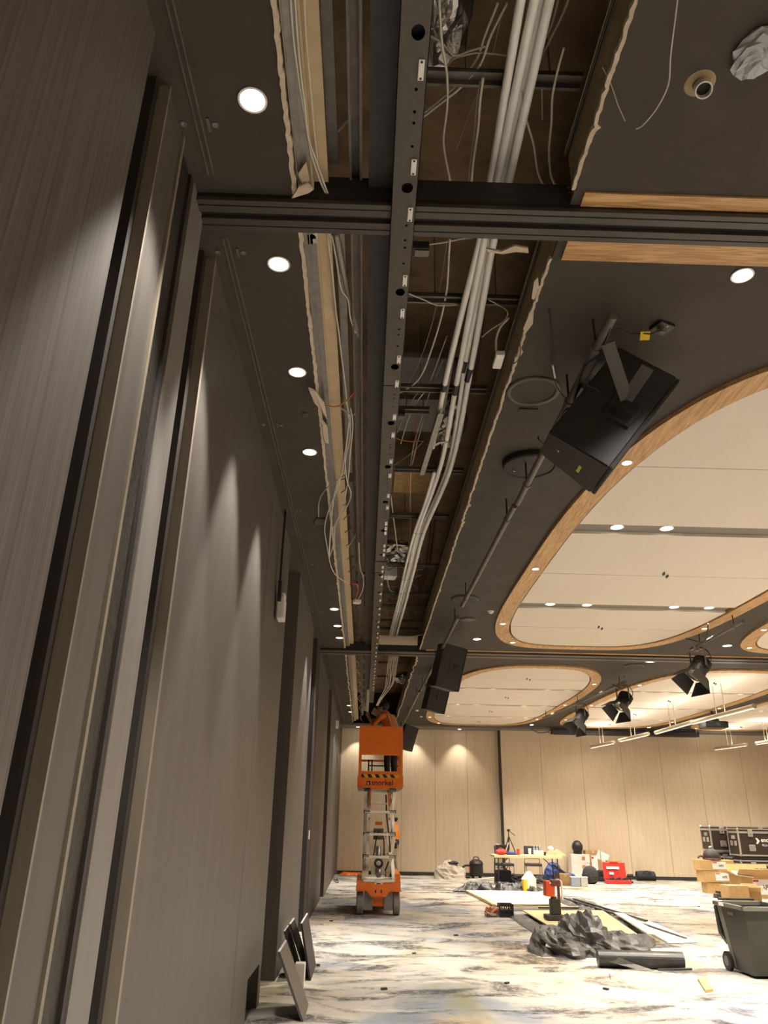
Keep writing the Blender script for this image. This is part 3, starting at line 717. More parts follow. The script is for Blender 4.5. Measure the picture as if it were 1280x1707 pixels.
# ---- cables
_cn = {}
def cable(label, r, m_, pix, z=4.75, name='cable', group='loose cables in the slot'):
    P = [pz(p[0], p[1], p[2] if len(p) > 2 else z) for p in pix]
    return tag(MB().tube(smoothpts(P, 6), r, 7).build(name, m_, smooth=True), label, 'cable', group)
C = cable
C('white cable hanging beside the rail before the first track', .006, 'cable', [(730, -40), (733, 20), (737, 75), (745, 125), (745, 180), (739, 235), (747, 285), (757, 330)], 4.78)
C('cable crossing from the rail to a knotted joint', .005, 'cable_dim', [(712, 58), (735, 70), (757, 92), (785, 84), (810, 77)], 4.86)
C('dim cable running over the knotted joint', .005, 'cable_dim', [(744, 112), (756, 98), (775, 92), (800, 88), (845, 92)], 4.88)
C('pale cable slanting up behind the first furring channel', .006, 'cable', [(704, 196), (735, 172), (765, 148), (800, 108), (818, 60), (845, 5)], 4.86)
C('second pale cable slanting up behind the first furring channel', .006, 'cable', [(706, 188), (736, 164), (762, 140), (795, 98), (808, 60), (830, 5)], 4.89)
C('pale flat cable dropping past the first furring channel', .007, 'cable', [(805, 130), (800, 170), (796, 220), (788, 275), (785, 330)], 4.80)
C('dim twin of the flat cable dropping to the first track', .005, 'cable_dim', [(800, 135), (794, 180), (790, 225), (783, 280), (780, 330)], 4.82)
C('pale cable drooping to the torn corner before the first track', .0055, 'cable', [(870, 150), (876, 195), (889, 240), (896, 285), (908, 310), (930, 316), (950, 312)], [4.74][0])
C('pale cable looping down on the brown board side', .006, 'cable', [(940, 80), (930, 115), (921, 160), (919, 205), (915, 250), (919, 295), (935, 318), (952, 322)], 4.76)
C('dim cable deep in the void beside the conduits', .006, 'cable_dim', [(955, -20), (935, 30), (905, 90), (890, 130)], 4.98)
C('second dim cable deep in the void beside the conduits', .006, 'cable_dim', [(935, -20), (920, 40), (900, 80), (880, 120)], 5.0)
C('thin wire hanging straight from the first furring channel', .003, 'cable_dim', [(903, 145), (904, 200)], 4.8)
C('thin stiff wire slanting in the void', .003, 'cable_dim', [(835, 30), (815, 110), (790, 170), (760, 250)], 4.95)
C('pale cable lying along the angle before the first track', .005, 'cable', [(483, -30), (486, 30), (492, 90), (504, 170), (517, 250), (523, 270), (533, 300), (543, 322)], 4.425)
C('second pale cable lying along the angle before the first track', .005, 'cable', [(490, -30), (494, 40), (500, 110), (507, 170), (514, 230), (526, 265), (538, 300), (546, 322)], 4.42)
C('third pale cable lying on the beige strip before the first track', .0045, 'cable', [(506, -30), (510, 60), (517, 140), (524, 220), (533, 290), (548, 322)], 4.45)
C('grey cable drooping from the beige strip to the channel', .007, 'cable_dim', [(537, 232), (556, 224), (570, 212), (584, 195)], 4.62)
C('thick grey hose slanting along the slot past the first track', .016, 'cable_dim', [(560, 390), (568, 430), (578, 480), (590, 530), (598, 560)], 4.58)
C('pale cable snaking past the first track', .005, 'cable', [(553, 392), (560, 430), (568, 480), (580, 500), (584, 530), (593, 555)], 4.52)
C('pale cable hugging the beige strip past the first track', .005, 'cable', [(545, 392), (553, 450), (560, 520), (564, 550), (570, 600), (575, 640), (579, 680), (584, 720)], 4.46)
C('dark yellow cable looping over the strip by the snapped flap', .005, 'cable_orange', [(522, 681), (540, 676), (560, 678), (575, 670), (590, 655)], 4.40)
C('cable trailing from the loop by the snapped flap', .005, 'cable_dim', [(562, 676), (575, 685), (588, 692), (591, 690)], 4.42)
C('pale bundle strand falling beside the channel', .005, 'cable', [(576, 668), (584, 700), (583, 730), (577, 760), (574, 790)], 4.46)
C('second pale bundle strand falling beside the channel', .005, 'cable', [(584, 680), (588, 710), (583, 760), (580, 800), (571, 845), (552, 890), (549, 930)], 4.40)
L_ = [('long white cable looping below the soffit edge', [(582, 700), (573, 770), (562, 815), (548, 850), (541, 880), (545, 910), (552, 945), (563, 962), (582, 973)]),
      ('white cable making the inner loop below the soffit edge', [(574, 755), (578, 800), (585, 825), (575, 850), (560, 870), (556, 905), (549, 930)]),
      ('white cable hanging in the middle of the loops', [(566, 795), (556, 830), (551, 880), (548, 925)]),
      ('short yellowed cable curving out over the soffit', [(578, 790), (555, 805), (538, 822), (531, 840), (531, 862)])]
for lb, px in L_: C(lb, .0055, 'cable' if 'yellow' not in lb else 'cable_dim', px, 4.34, group='looping cables below the soffit edge')
C('red cable end tied at the bottom of the loops', .007, 'cable_red', [(581, 973), (590, 973), (596, 977), (595, 990), (591, 1002)], 4.36, group='looping cables below the soffit edge')
C('pale cable dropping from the channel to the small white box', .006, 'cable', [(598, 905), (600, 945), (606, 965), (604, 985), (596, 1000)], 4.42)
C('dim cable draped over the beige strip', .005, 'cable_dim', [(592, 893), (580, 912), (572, 912), (567, 890)], 4.41)
C('white cable bending up from the rail past the first track', .007, 'cable', [(666, 655), (690, 640), (705, 620), (720, 580), (735, 530), (745, 480), (748, 430), (750, 398)], 4.84)
C('pale cable bridging from the rail to the conduits', .005, 'cable', [(680, 489), (705, 499), (730, 509), (765, 508)], 4.80)
C('pale cable over the beam bracket past the first track', .006, 'cable', [(710, 408), (740, 404), (770, 398), (790, 396)], 4.86)
C('dim wire deep behind the conduits', .004, 'cable_dim', [(745, 400), (735, 470), (720, 540), (700, 600), (680, 640)], 5.0)
C('pale strand of the crossing bundle', .005, 'cable', [(745, 560), (715, 640), (695, 670), (680, 700), (668, 740)], 4.9)
C('second pale strand of the crossing bundle', .005, 'cable', [(738, 600), (718, 650), (705, 690), (690, 740), (682, 790)], 4.92)
C('dim strand of the crossing bundle', .005, 'cable_dim', [(730, 620), (700, 650), (680, 680), (662, 720)], 4.94)
C('orange wire slung from the rail', .004, 'cable_orange', [(658, 730), (675, 735), (692, 736), (706, 735)], 4.82)
C('pinkish wire dropping beside the cut stud', .004, 'cable', [(706, 700), (695, 740), (686, 780), (684, 830), (684, 880), (680, 930)], 4.88)
C('copper coloured wire dropping beside the pinkish one', .004, 'cable_orange', [(695, 700), (692, 760), (682, 790), (682, 850), (678, 900)], 4.9)
C('pale slanting wire above the sixth furring channel', .005, 'cable_dim', [(656, 776), (672, 765), (690, 752), (706, 735)], 4.95)
C('white cable hanging beside the rail in mid hall', .007, 'cable', [(651, 822), (654, 850), (658, 880), (662, 910), (664, 920)], 4.86)
C('white cable looping below the foil duct', .006, 'cable', [(645, 960), (647, 975), (651, 985), (660, 987)], 4.86)
C('wire looping from the white driver box', .003, 'black_rubber', [(838, 605), (858, 605), (867, 590), (865, 565), (860, 540), (858, 530)], 4.37)
C('grey lead feeding the white driver box', .008, 'cable_dim', [(848, 530), (834, 545), (827, 565), (827, 585)], 4.50)
C('pale lead crossing behind the brown board', .005, 'cable', [(803, 562), (820, 548), (840, 535), (846, 520), (830, 508), (815, 500)], 4.80)
C('dark cable strung along the void behind the conduits', .012, 'copper_red', [(815, 430), (808, 500), (800, 570), (790, 640)], 5.05)
C('red fire pipe deep in the void', .03, 'copper_red', [(760, 600), (740, 720), (725, 830), (715, 930), (700, 985)], 5.2, name='pipe')
for i in range(7):                                                  # strands after the conduits end
    a0 = 650+i*2.4
    C(f'pale strand fanning out past the second track, {ORD[i]} from the beam', .008, 'cable', [(a0-1, 1094), (a0-4, 1115+random.uniform(-3, 3)), (a0-7+random.uniform(-2, 2), 1138), (640+i*1.2+random.uniform(-2, 2), 1150), (632+i*.8, 1165), (627+i*.5, 1176)], 4.62, group='cable strands above the lift')
for i in range(6):
    x = random.uniform(560, 575); yy = 1100+i*16
    C(f'curling cable end in the far slot, {ORD[i]} past the second track', .007, 'cable_dim', [(592+i*2, yy), (598+i*1.5, yy+8), (590+i*2.2, yy+16), (600+i, yy+24)], 4.5, group='cable ends in the far slot')
for i in range(10):
    yy = 950+i*14; x0 = 646-i*.8; s_ = 60-i*3
    C(f'tangled grey wire in the void, {ORD[i]} beyond the foil duct', .006, 'cable_dim', [(x0, yy), (x0+s_*.3, yy+random.uniform(-8, 8)), (x0+s_*.6, yy+random.uniform(-10, 6)), (x0+s_, yy+random.uniform(-6, 6))], 4.95, group='tangled wires in the void')
for i in range(14):                                                 # small wire ties crossing the beige strip
    yy = 800+i*22
    a_ = pz(566+i*2.1, yy, 4.405); b_ = pz(580+i*1.6, yy-12*random.random(), 4.47)
    tag(MB().cyl(a_, b_, .004, 6).build('wire_tie', 'steel_black'), f'short dark wire tie across the beige strip, {ORD[min(i, 12)] if i < 13 else "last"} along', 'tie', 'wire ties on the beige strip')
# ---- boxes and ducts in the slot
q = pz(831, 600, 4.42)
d = thing('driver_box', 'white lamp driver box hanging over the edge of the brown board', 'box', tuple(q))
MB().box((0, 0, .0), (.058, .17, .032), None, 0, .006).build('case', 'white_plastic', d); MB().box((0, -.06, -.017), (.05, .045, .004), None, 0, .001).build('end_cover', 'white_paint', d)
q = pz(595, 1003, 4.40); d = MB().box(q, (.10, .09, .05), rot('Z', 20), 0, .006)
tag(d.build('junction_box', 'white_plastic'), 'small white junction box at the end of the red cable', 'box')
q = pz(648, 955, 4.95); tag(MB().box(q, (.22, .2, .16), rot('Z', 8), 0, .01).build('junction_box', 'white_paint'), 'white terminal box lit up beside the foil duct', 'box')
def foil(px, py, z, r, label):
    q = pz(px, py, z); mb = MB(); mb.ell(q, r, 26, 18, None, 0, .16); tag(mb.build('foil_duct', 'foil'), label, 'duct')
foil(722, 20, 5.15, (.18, .3, .12), 'crumpled foil duct deep above the first furring channel')
foil(668, 922, 4.98, (.26, .34, .12), 'crumpled foil duct in the middle of the slot')
foil(752, 712, 5.05, (.14, .36, .10), 'crumpled foil insulation behind the brown board')
foil(603, 968, 4.75, (.12, .25, .10), 'crumpled foil by the wall side channel')
foil(672, 1130, 4.95, (.22, .5, .12), 'crumpled foil above the lift')
for i, (a_, b_, z, m_) in enumerate([((657, 800), (675, 818), 5.0, 'insul'), ((677, 795), (720, 820), 5.02, 'insul')]):
    A, B = pz(*a_, z), pz(*b_, z); s = MB().bb(A.x, B.x, min(A.y, B.y)-.2, max(A.y, B.y)+.05, z, z+.05)
    tag(s.build('insulation_board', m_), ['small brown insulation board above the rail', 'wide brown insulation board behind the conduits'][i], 'board')
for i, (px, py, lx, ly) in enumerate([((690), 620, .55, .5), (700, 690, .5, .6)]):
    q = pz(px, py, 5.1); tag(MB().box(q, (lx, ly, .05), None, 0, .005).build('ceiling_tile_scrap', 'grey_strip'), ['grey block wall piece in the void', 'second grey block wall piece in the void'][i], 'board')
# clamps joining beam and rail
for i, (px, py) in enumerate([(700, 415), (664, 690), (648, 905)]):
    q = pz(px, py, 4.52); b_ = thing('beam_clamp', f'black bracket on the beam beside the rail, {ORD[i]} from the camera', 'bracket', tuple(q))
    MB().box((0, 0, 0), (.10, .07, .05), None, 0, .004).build('block', 'steel_black', b_); MB().box((.01, 0, -.03), (.08, .05, .008), None, 0, .001).build('foot', 'galv_dull', b_)
# plaster remains at the second track
q0, q1 = pz(632, 1083, 4.36), pz(695, 1071, 4.36)
s = MB(); s.box((.52, 13.05, 4.50), (.72, .03, .16), rot('X', 18)); s.box((.70, 12.7, 4.47), (.5, .45, .012), rot('X', 12) @ rot('Y', -14))
tag(s.build('plaster_offcut', 'grey_strip' if False else 'plaster'), 'broken plasterboard resting above the second track', 'board')
# ---- soffit fittings by the panelled wall
for i, (y0, y1, xa, xb) in enumerate([(.6, 2.70, -.815, -.81), (3.12, 13.2, -.815, -.745), (13.8, 24.4, -.745, -.66)]):
    wh = ['before the first track', 'between the tracks', 'past the second track'][i]
    m_ = MB(); n = 8
    for dx in (-.013, .013):
        m_.bar((xa+dx, y0, CEIL-.003), (xb+dx, y1, CEIL-.003), .006, .006)
    tag(m_.build('slot_track', 'galv_dull'), f'thin double-line track in the black soffit {wh}', 'track')
k = 0
for yy in (2.42, 3.23, 5.15, 6.9, 8.6, 10.8, 12.9, 15.5, 17.8):
    xa = -.81+(yy-3)*.006
    for dx, nm in ((-.065, 'round screw cap'), (.075, 'round screw cap')):
        p = MB().lathe((xa+dx, yy, CEIL), [(0, -.002), (.004, -.004), (.007, -.004), (.008, -.006), (.014, -.006), (.015, 0)], 14)
        tag(p.build('screw_cap', 'galv'), f'{nm} on the {"wall" if dx < 0 else "slot"} side of the soffit track, {ORD[k]} pair', 'cap', 'screw caps beside the soffit track')
    p = MB().box((xa+.045, yy, CEIL-.004), (.012, .07, .008), None, 0, .001)
    tag(p.build('clip_plate', 'galv_dull'), f'small metal clip plate beside the soffit track, {ORD[k]} from the camera', 'clip', 'clip plates beside the soffit track'); k += 1
q = pz(533, 869, CEIL-.01); tag(MB().box(q, (.10, .16, .012), rot('Z', 12), 0, .002).build('access_cover', 'alu_dark'), 'small dark square cover in the soffit beside the cable loops', 'cover')
q = pz(508, 692, CEIL-.004); tag(MB().box(q, (.04, .07, .01), None, 0, .002).build('access_cover', 'alu_dark'), 'tiny dark cover plate in the soffit beside the snapped flap', 'cover')
# emergency light on the panelled wall
e = thing('emergency_light', 'white emergency light hanging on a black bracket against the panelled wall', 'light', (-.84, 7.0, 3.30))
MB().box((.0, .0, .10), (.07, .17, .20), None, 0, .014).build('case', 'white_plastic', e); MB().box((-.0, -.01, .225), (.06, .12, .06), None, 0, .008).build('lamp_head', 'white_paint', e)
MB().bb(-.035, -.0, -.13, -.05, .16, .36, bev=.006).build('bracket_block', 'black_plastic', e); MB().bb(-.03, -.01, -.11, -.075, .36, 1.09).build('bracket_arm', 'black_plastic', e)
q = pX(559, 1207, -.83)
e = thing('wall_light', 'small white box light high on the panelled wall near the lift', 'light', (-.845, q.y, q.z-.09))
MB().box((.05, 0, .09), (.11, .16, .18), None, 0, .012).build('case', 'white_plastic', e); MB().box((.05, -.0, -.01), (.08, .12, .03), None, 0, .005).build('diffuser', 'white_paint', e)
MB().bb(-.02, .0, -.04, .04, .04, .14).build('wall_plate', 'white_paint', e)
# ================================================================== FITTINGS UNDER THE HALL CEILING
def frame3(a, n):
    a = Vector(a).normalized(); n = Vector(n); n = (n-a*n.dot(a)).normalized(); s = a.cross(n)
    return Matrix((n, s, a)).transposed()                            # local x = front, y = side, z = up
def loudspeaker(c, R, dim, label, detail, pipe_pt):
    D, W_, Hh = dim; t = thing('loudspeaker', label, 'loudspeaker', tuple(c), 0, 'black loudspeakers along the slot')
    prof = [(-D/2, -W_*.36), (D/2-.03, -W_/2), (D/2-.03, W_/2), (-D/2, W_*.36)]
    def P(mb): mb.v = [R @ p for p in mb.v]; return mb
    body = MB().prism(prof, -Hh/2, Hh/2)
    o = P(body).build('cabinet', 'speaker_black', t)
    bm = bmesh.new(); bm.from_mesh(o.data); bmesh.ops.bevel(bm, geom=list(bm.edges), offset=.008, segments=2, affect='EDGES'); bm.to_mesh(o.data); bm.free()
    P(MB().bb(D/2-.028, D/2, -W_/2+.004, W_/2-.004, -Hh/2+.004, Hh/2-.004, bev=.01)).build('grille', 'fabric_grille', t)
    for sg in (-1, 1):                                               # recessed handle plates on both sides
        yy = sg*(W_*.455)
        hp = P(MB().box((.05, yy, 0), (.19, .026, .20), rot('Z', sg*9), 0, .006)).build('handle_plate', 'speaker_black', t)
        for zz in (-.045, .045):
            m_ = MB(); m_.box((.05, yy+sg*.0135, zz), (.145, .006, .055), rot('Z', sg*9), 0, .002); P(m_).build('handle_slot', 'black_rubber', hp)
        if detail: P(MB().cyl((.03, yy+sg*.012, 0.05), (.03, yy+sg*.05, .05), .010, 10)).build('bolt', 'chrome', hp)
    if detail:
        P(MB().box((.05, .02, -Hh/2-.0015), (.02, .09, .002), None)).build('sticker', 'green_label', t)
        P(MB().box((-.12, -.03, -Hh/2-.004), (.02, .02, .01), None, 0, .002)).build('rigging_point', 'chrome', t)
    # yoke of flat bars up to the pipe
    q = R.inverted() @ (Vector(pipe_pt)-Vector(c))
    if detail:
        wb = lambda a_, b_: P(MB().bar(R.inverted() @ (Vector(a_)-Vector(c)), R.inverted() @ (Vector(b_)-Vector(c)), .075, .008, 0, R.inverted() @ Vector((.3, .8, .5)))).build('yoke_bar', 'alu_dark', t)
        hb = Vector(c)+R @ Vector((.03, -W_*.47-.03, .05)) if (R @ Vector((0, 1, 0))).y > 0 else Vector(c)+R @ Vector((.03, W_*.47+.03, .05))
        wb(hb, pz(1013, 572, 4.12)); wb(hb, pz(1080, 612, 4.02))
    for sg in (() if detail else (-1, 1)):
        a_ = Vector((.03, sg*W_*.49, 0)); m_ = MB(); m_.bar(a_, Vector((q.x+.02, sg*W_*.2+q.y*.8, q.z)), .045, .006, 0, (1, 0, 0)); P(m_).build('yoke_bar', 'alu_dark' if detail else 'speaker_dark', t)
    P(MB().box(q, (.07, .12, .05), None, 0, .004)).build('pipe_clamp', 'galv_dull', t)
    return t
T_, B_ = pz(1090, 638, 4.2), pz(972, 790, 3.55)
R0 = frame3(T_-B_, (1, 0, -.62))
c0 = (T_+B_)/2-(R0 @ Vector((.09, .0, 0)))
loudspeaker(c0, R0, (.44, .42, .78), 'big black loudspeaker tilted on a yoke beside the large ceiling panel', True, (1.33, 4.0, 4.15))
for (px, py, Y, aa, nn, lb) in [(746, 1113, 12.1, (.22, -.08, .96), (1, .35, -.2), 'black loudspeaker hanging just before the second track'),
        (727, 1158, 15.6, (.24, -.08, .96), (1, .35, -.2), 'black loudspeaker half hidden behind the one before the second track'),
        (679, 1230, 23.0, (.28, -.05, .95), (1, .3, -.2), 'small looking black loudspeaker beside the lift basket')]:
    c = pY(px, py, Y); loudspeaker(c, frame3(aa, nn), (.40, .40, .70), lb, False, (1.2 if Y > 14 else 1.25, Y, 4.15))
# pipes carrying the loudspeakers
def hung_pipe(a, b, r, label, hang):
    t = thing('lighting_pipe', label, 'pipe', tuple(a), 0, 'pipes hung from the ceiling'); a, b = Vector(a), Vector(b)
    MB().cyl(a, b, r, 16).build('pipe', 'galv_dull', t, smooth=False, world=True)
    for f in hang:
        p = a.lerp(b, f); MB().cyl(p, (p.x, p.y, CEIL-.037), .008, 8).build('drop_rod', 'steel_black', t, world=True)
        MB().lathe(p, [(r+.002, -.02), (r+.008, -.02), (r+.008, .02), (r+.002, .02)], 14, axis=rot('X', 90)).build('clamp', 'galv_dull', t, world=True)
    return t
hung_pipe((1.31, 3.35, 4.15), (1.285, 6.0, 4.15), .026, 'grey pipe carrying the big loudspeaker', (.12, .35, .85))
hung_pipe((1.27, 6.05, 4.15), (1.215, 9.4, 4.15), .026, 'bare grey pipe along the black ceiling past the big loudspeaker', (.1, .9))
hung_pipe((1.23, 10.0, 4.15), (1.17, 16.2, 4.15), .026, 'grey pipe carrying the two middle loudspeakers', (.05, .5, .95))
hung_pipe((1.14, 16.4, 4.15), (1.08, 24.2, 4.15), .026, 'grey pipe running to the far wall', (.1, .5, .95))
def wire(label, r, m_, pts, group=None, name='cable'):
    return tag(MB().tube(smoothpts(pts, 6), r, 7).build(name, m_, smooth=True), label, 'cable', group)
V = Vector
wire('black cable looping under the pipe by the big loudspeaker', .006, 'black_rubber', [pz(965, 690, 4.12), pz(948, 680, 4.1), pz(935, 700, 4.08), pz(942, 730, 4.06), pz(925, 755, 4.08), pz(900, 735, 4.1), pz(897, 728, 4.13)], 'black cables by the big loudspeaker')
wire('black cable drooping from the pipe to the loudspeaker back', .006, 'black_rubber', [pz(1000, 600, 4.12), pz(985, 620, 4.08), pz(978, 640, 4.05), pz(995, 650, 4.02), pz(1005, 662, 4.0)], 'black cables by the big loudspeaker')
wire('black cable wound along the pipe top', .006, 'black_rubber', [pz(1018, 545, 4.13), pz(1000, 590, 4.11), pz(975, 610, 4.12), pz(962, 650, 4.11), pz(955, 680, 4.11)], 'black cables by the big loudspeaker')
wire('black cable slung low beneath the pipe', .006, 'black_rubber', [pz(970, 672, 4.1), pz(962, 690, 4.0), pz(948, 700, 4.02), pz(940, 690, 4.1)], 'black cables by the big loudspeaker')
wire('thin wire with a white plug hanging down the ceiling', .003, 'black_rubber', [pz(915, 515, 4.39), pz(920, 560, 4.385), pz(922, 610, 4.38), pz(926, 640, 4.36), pz(945, 668, 4.2)])
tag(MB().cyl(pz(921, 608, 4.378), pz(925, 630, 4.37), .006, 8).build('plug', 'white_plastic'), 'small white plug on the thin wire near the round ring', 'plug')
# round ceiling fittings
q = pz(888, 652, CEIL); t = thing('ceiling_speaker', 'flush round ceiling ring beside the brown board', 'ceiling speaker', tuple(q))
MB().lathe((0, 0, 0), [(.195, 0), (.195, -.008), (.16, -.012), (.155, -.002)], 40).build('ring', 'alu_dark', t, smooth=True); MB().lathe((0, 0, 0), [(0, -.004), (.158, -.004)], 36).build('cover', 'ceil_black', t); MB().box((.02, .26, -.006), (.14, .05, .012), None, 0, .003).build('tab', 'ceil_black', t)
q = pz(882, 776, CEIL-.04); t = thing('ceiling_dish', 'black round dish under the pipe behind the big loudspeaker', 'dish', (q.x, q.y, CEIL-.06))
MB().lathe((0, 0, 0), [(0, .01), (.205, .01), (.215, .0), (.225, .012), (.225, .058), (0, .058)], 40).build('dish', 'speaker_dark', t, smooth=False); MB().cyl((.02, -.06, .01), (.02, -.06, -.03), .005, 8).build('stud', 'chrome', t); MB().cyl((-.12, .06, .01), (-.12, .06, -.01), .01, 8).build('bolt', 'chrome', t)
for i, (px, py, r, lb) in enumerate([(775, 998, .20, 'black round cover over the bare pipe end'), (780, 1032, .13, 'small grey ring in the black ceiling before the second track'), (1057, 1109, .20, 'black round cover past the flat round downlight')]):
    q = pz(px, py, CEIL); t = thing('ceiling_cover', lb, 'cover', tuple(q)); m_ = 'speaker_dark' if i != 1 else 'alu_dark'
    MB().lathe((0, 0, 0), [(0, -.016), (r*.9, -.016), (r, -.008), (r, 0)], 32).build('plate', m_, t); MB().lathe((0, 0, 0), [(r*.8, -.017), (r*.82, -.022), (r*.88, -.022), (r*.9, -.016)], 32).build('rim', 'alu_dark', t)
for i, (px, py, lb) in enumerate([(818, 1019, 'tiny pale sensor near the tip of the large ceiling panel'), (695, 1184, 'small ceiling sensor beside the far oak rim'), (702, 1194, 'second small ceiling sensor beside the far oak rim')]):
    q = pz(px, py, CEIL); tag(MB().lathe(q, [(0, -.035), (.03, -.03), (.04, -.01), (.05, 0)], 16).build('sensor', 'white_plastic'), lb, 'sensor')
# power outlet with yellow tag
q = pz(1103, 543, CEIL); t = thing('power_outlet', 'black ceiling power outlet with a pale plug', 'outlet', tuple(q))
MB().box((0, 0, -.012), (.12, .10, .024), rot('Z', 25), 0, .006).build('plate', 'black_plastic', t); MB().cyl((-.005, .0, -.024), (-.01, .0, -.055), .022, 14).build('plug', 'chrome', t); MB().cyl((.02, -.03, -.02), (.02, -.03, -.03), .006, 8).build('screw', 'white_plastic', t)
wire('dark lead from the ceiling outlet to the pipe', .0045, 'black_rubber', [pz(1100, 547, 4.35), pz(1088, 556, 4.33), pz(1072, 556, 4.33), pz(1050, 556, 4.34), pz(1030, 548, 4.25), pz(1020, 552, 4.18)])
q = pz(1075, 560, 4.32); t = MB().box(q, (.062, .003, .052), rot('Z', 8) @ rot('X', 45) @ rot('Y', -8)); o = tag(t.build('cable_tag', 'yellow_tag'), 'yellow tag on the lead below the ceiling outlet', 'tag')
# stub of pipe sticking out of the ceiling
q = pz(1170, 142, CEIL); t = thing('pipe_stub', 'cream open pipe stub poking through the ceiling', 'pipe', tuple(q)); Rr = rot('X', -22) @ rot('Y', 10)
m_ = MB().lathe((0, 0, 0), [(.034, .02), (.034, -.07), (.029, -.07), (.029, .0)], 24); m_.v = [Rr @ p for p in m_.v]; m_.build('pipe', 'white_plastic', t, smooth=False)
m_ = MB().lathe((0, 0, 0), [(0, -.03), (.029, -.03)], 20); m_.v = [Rr @ p for p in m_.v]; m_.build('bore', 'alu_groove', t)
MB().lathe((-.012, -.008, 0), [(.03, -.004), (.055, -.002), (.062, 0)], 24).build('rough_hole', 'board_olive', t)
# plastic bag bulge
q = pz(1268, 85, CEIL-.02); m_ = MB().ell(q, (.09, .11, .05), 18, 12, rot('Z', 20), 0, .2); tag(m_.build('plastic_wrap', 'clear_plastic'), 'crumpled clear plastic wrap on the ceiling by the frame edge', 'plastic wrap')
wire('thin pale wire dangling from the ceiling near the cream stub', .0028, 'cable', [pz(1135, -60, 4.4), pz(1128, 10, 4.36), pz(1118, 90, 4.33), pz(1114, 140, 4.30), pz(1095, 180, 4.28), pz(1072, 208, 4.27), pz(1060, 215, 4.27)])
wire('thin wire poking from the torn brown board', .0025, 'cable_dim', [pz(1004, 112, 4.43), pz(1018, 140, 4.40), pz(1030, 175, 4.37), pz(1042, 202, 4.35)])
# ---- stage lanterns on pipes
def lantern(p_pipe, yaw, tilt, label):
    p = Vector(p_pipe); t = thing('stage_lantern', label, 'stage light', tuple(p), 0, 'stage lanterns hung from pipes')
    R = Matrix.Rotation(yaw, 3, 'Z'); Rt = R @ rot('X', tilt)
    cen = Vector((0, 0, -.34))
    def G(mb): mb.v = [cen+Rt @ v for v in mb.v]; return mb
    def Y(mb): mb.v = [R @ v for v in mb.v]; return mb
    m_ = MB(); m_.lathe((0, 0, 0), [(0, .20), (.09, .19), (.125, .14), (.13, .0), (.14, -.10), (.15, -.15), (.145, -.155), (.12, -.15), (.0, -.12)], 20); o = G(m_).build('body', 'black_plastic', t); smooth_by_angle(o)
    m_ = MB()
    for k in range(4): m_.lathe((0, 0, .03+.035*k), [(.13, -.006), (.146, -.004), (.146, .004), (.13, .006)], 20)
    G(m_).build('cooling_fins', 'steel_black', t)
    G(MB().lathe((0, 0, 0), [(0, -.148), (.118, -.150)], 20)).build('lens', 'chrome', t)
    for k in range(4):
        Rk = rot('Z', 90*k); wd = .145 if k % 2 == 0 else .125; m_ = MB()
        m_.add([Vector((-wd, .15, -.15)), Vector((wd, .15, -.15)), Vector((wd*1.45, .235, -.36)), Vector((-wd*1.45, .235, -.36)), Vector((-wd, .154, -.15)), Vector((wd, .154, -.15)), Vector((wd*1.45, .239, -.36)), Vector((-wd*1.45, .239, -.36))],
               [(0, 1, 2, 3), (7, 6, 5, 4), (0, 4, 5, 1), (1, 5, 6, 2), (2, 6, 7, 3), (3, 7, 4, 0)])
        m_.v = [Rk @ v for v in m_.v]; G(m_).build('barn_door', 'black_plastic', t)
    for sg in (-1, 1): Y(MB().bar((sg*.165, 0, -.34), (sg*.165, 0, -.06), .03, .006, 0, (1, 0, 0))).build('yoke_arm', 'galv_dull', t)
    Y(MB().bar((-.168, 0, -.06), (.168, 0, -.06), .03, .006)).build('yoke_bridge', 'galv_dull', t)
    Y(MB().box((0, 0, -.02), (.05, .07, .10), None, 0, .008)).build('hook_clamp', 'galv', t)
    for sg in (-1, 1): Y(MB().cyl((sg*.13, 0, -.34), (sg*.19, 0, -.34), .02, 10)).build('tilt_knob', 'black_plastic', t)
    wire_pts = [Vector((0.02, .02, .0)), Vector((.16, .05, -.08)), Vector((.2, .08, -.22)), Vector((.06, .12, -.30))]
    Y(MB().tube(smoothpts(wire_pts, 5), .007, 6)).build('lead', 'black_rubber', t)
    return t
pa, pb = pz(1238, 1036, 4.2), pz(1160, 1078, 4.2)
hung_pipe(tuple(pa), tuple(pb+(pb-pa)*.12), .026, 'pipe carrying the first stage lantern', (.15, .8))
lantern(pb, math.radians(-72), -40, 'big looking black stage lantern with open barn doors before the second track')
pa2, pb2 = pz(1042, 1137, 4.2), pz(905, 1197, 4.2)
hung_pipe(tuple(pa2), tuple(pb2), .03, 'pipe carrying the two farther stage lanterns', (.05, .5, .95))
pm = pz(1036, 1140, 4.2); lantern(pm, math.radians(-64), -42, 'black stage lantern at the near end of the long pipe')
pm = pz(966, 1171, 4.2); lantern(pm, math.radians(-70), -38, 'black stage lantern halfway along the long pipe')
for i, (px, py) in enumerate([(1180, 1040), (1040, 1128)]):
    q = pz(px, py, 4.2); wire(['coiled lead on the pipe of the first stage lantern', 'coiled lead at the start of the long pipe'][i], .01, 'black_rubber', [q, q+V((.1, .3, -.1)), q+V((.15, .6, -.12)), q+V((.05, .9, .0))])
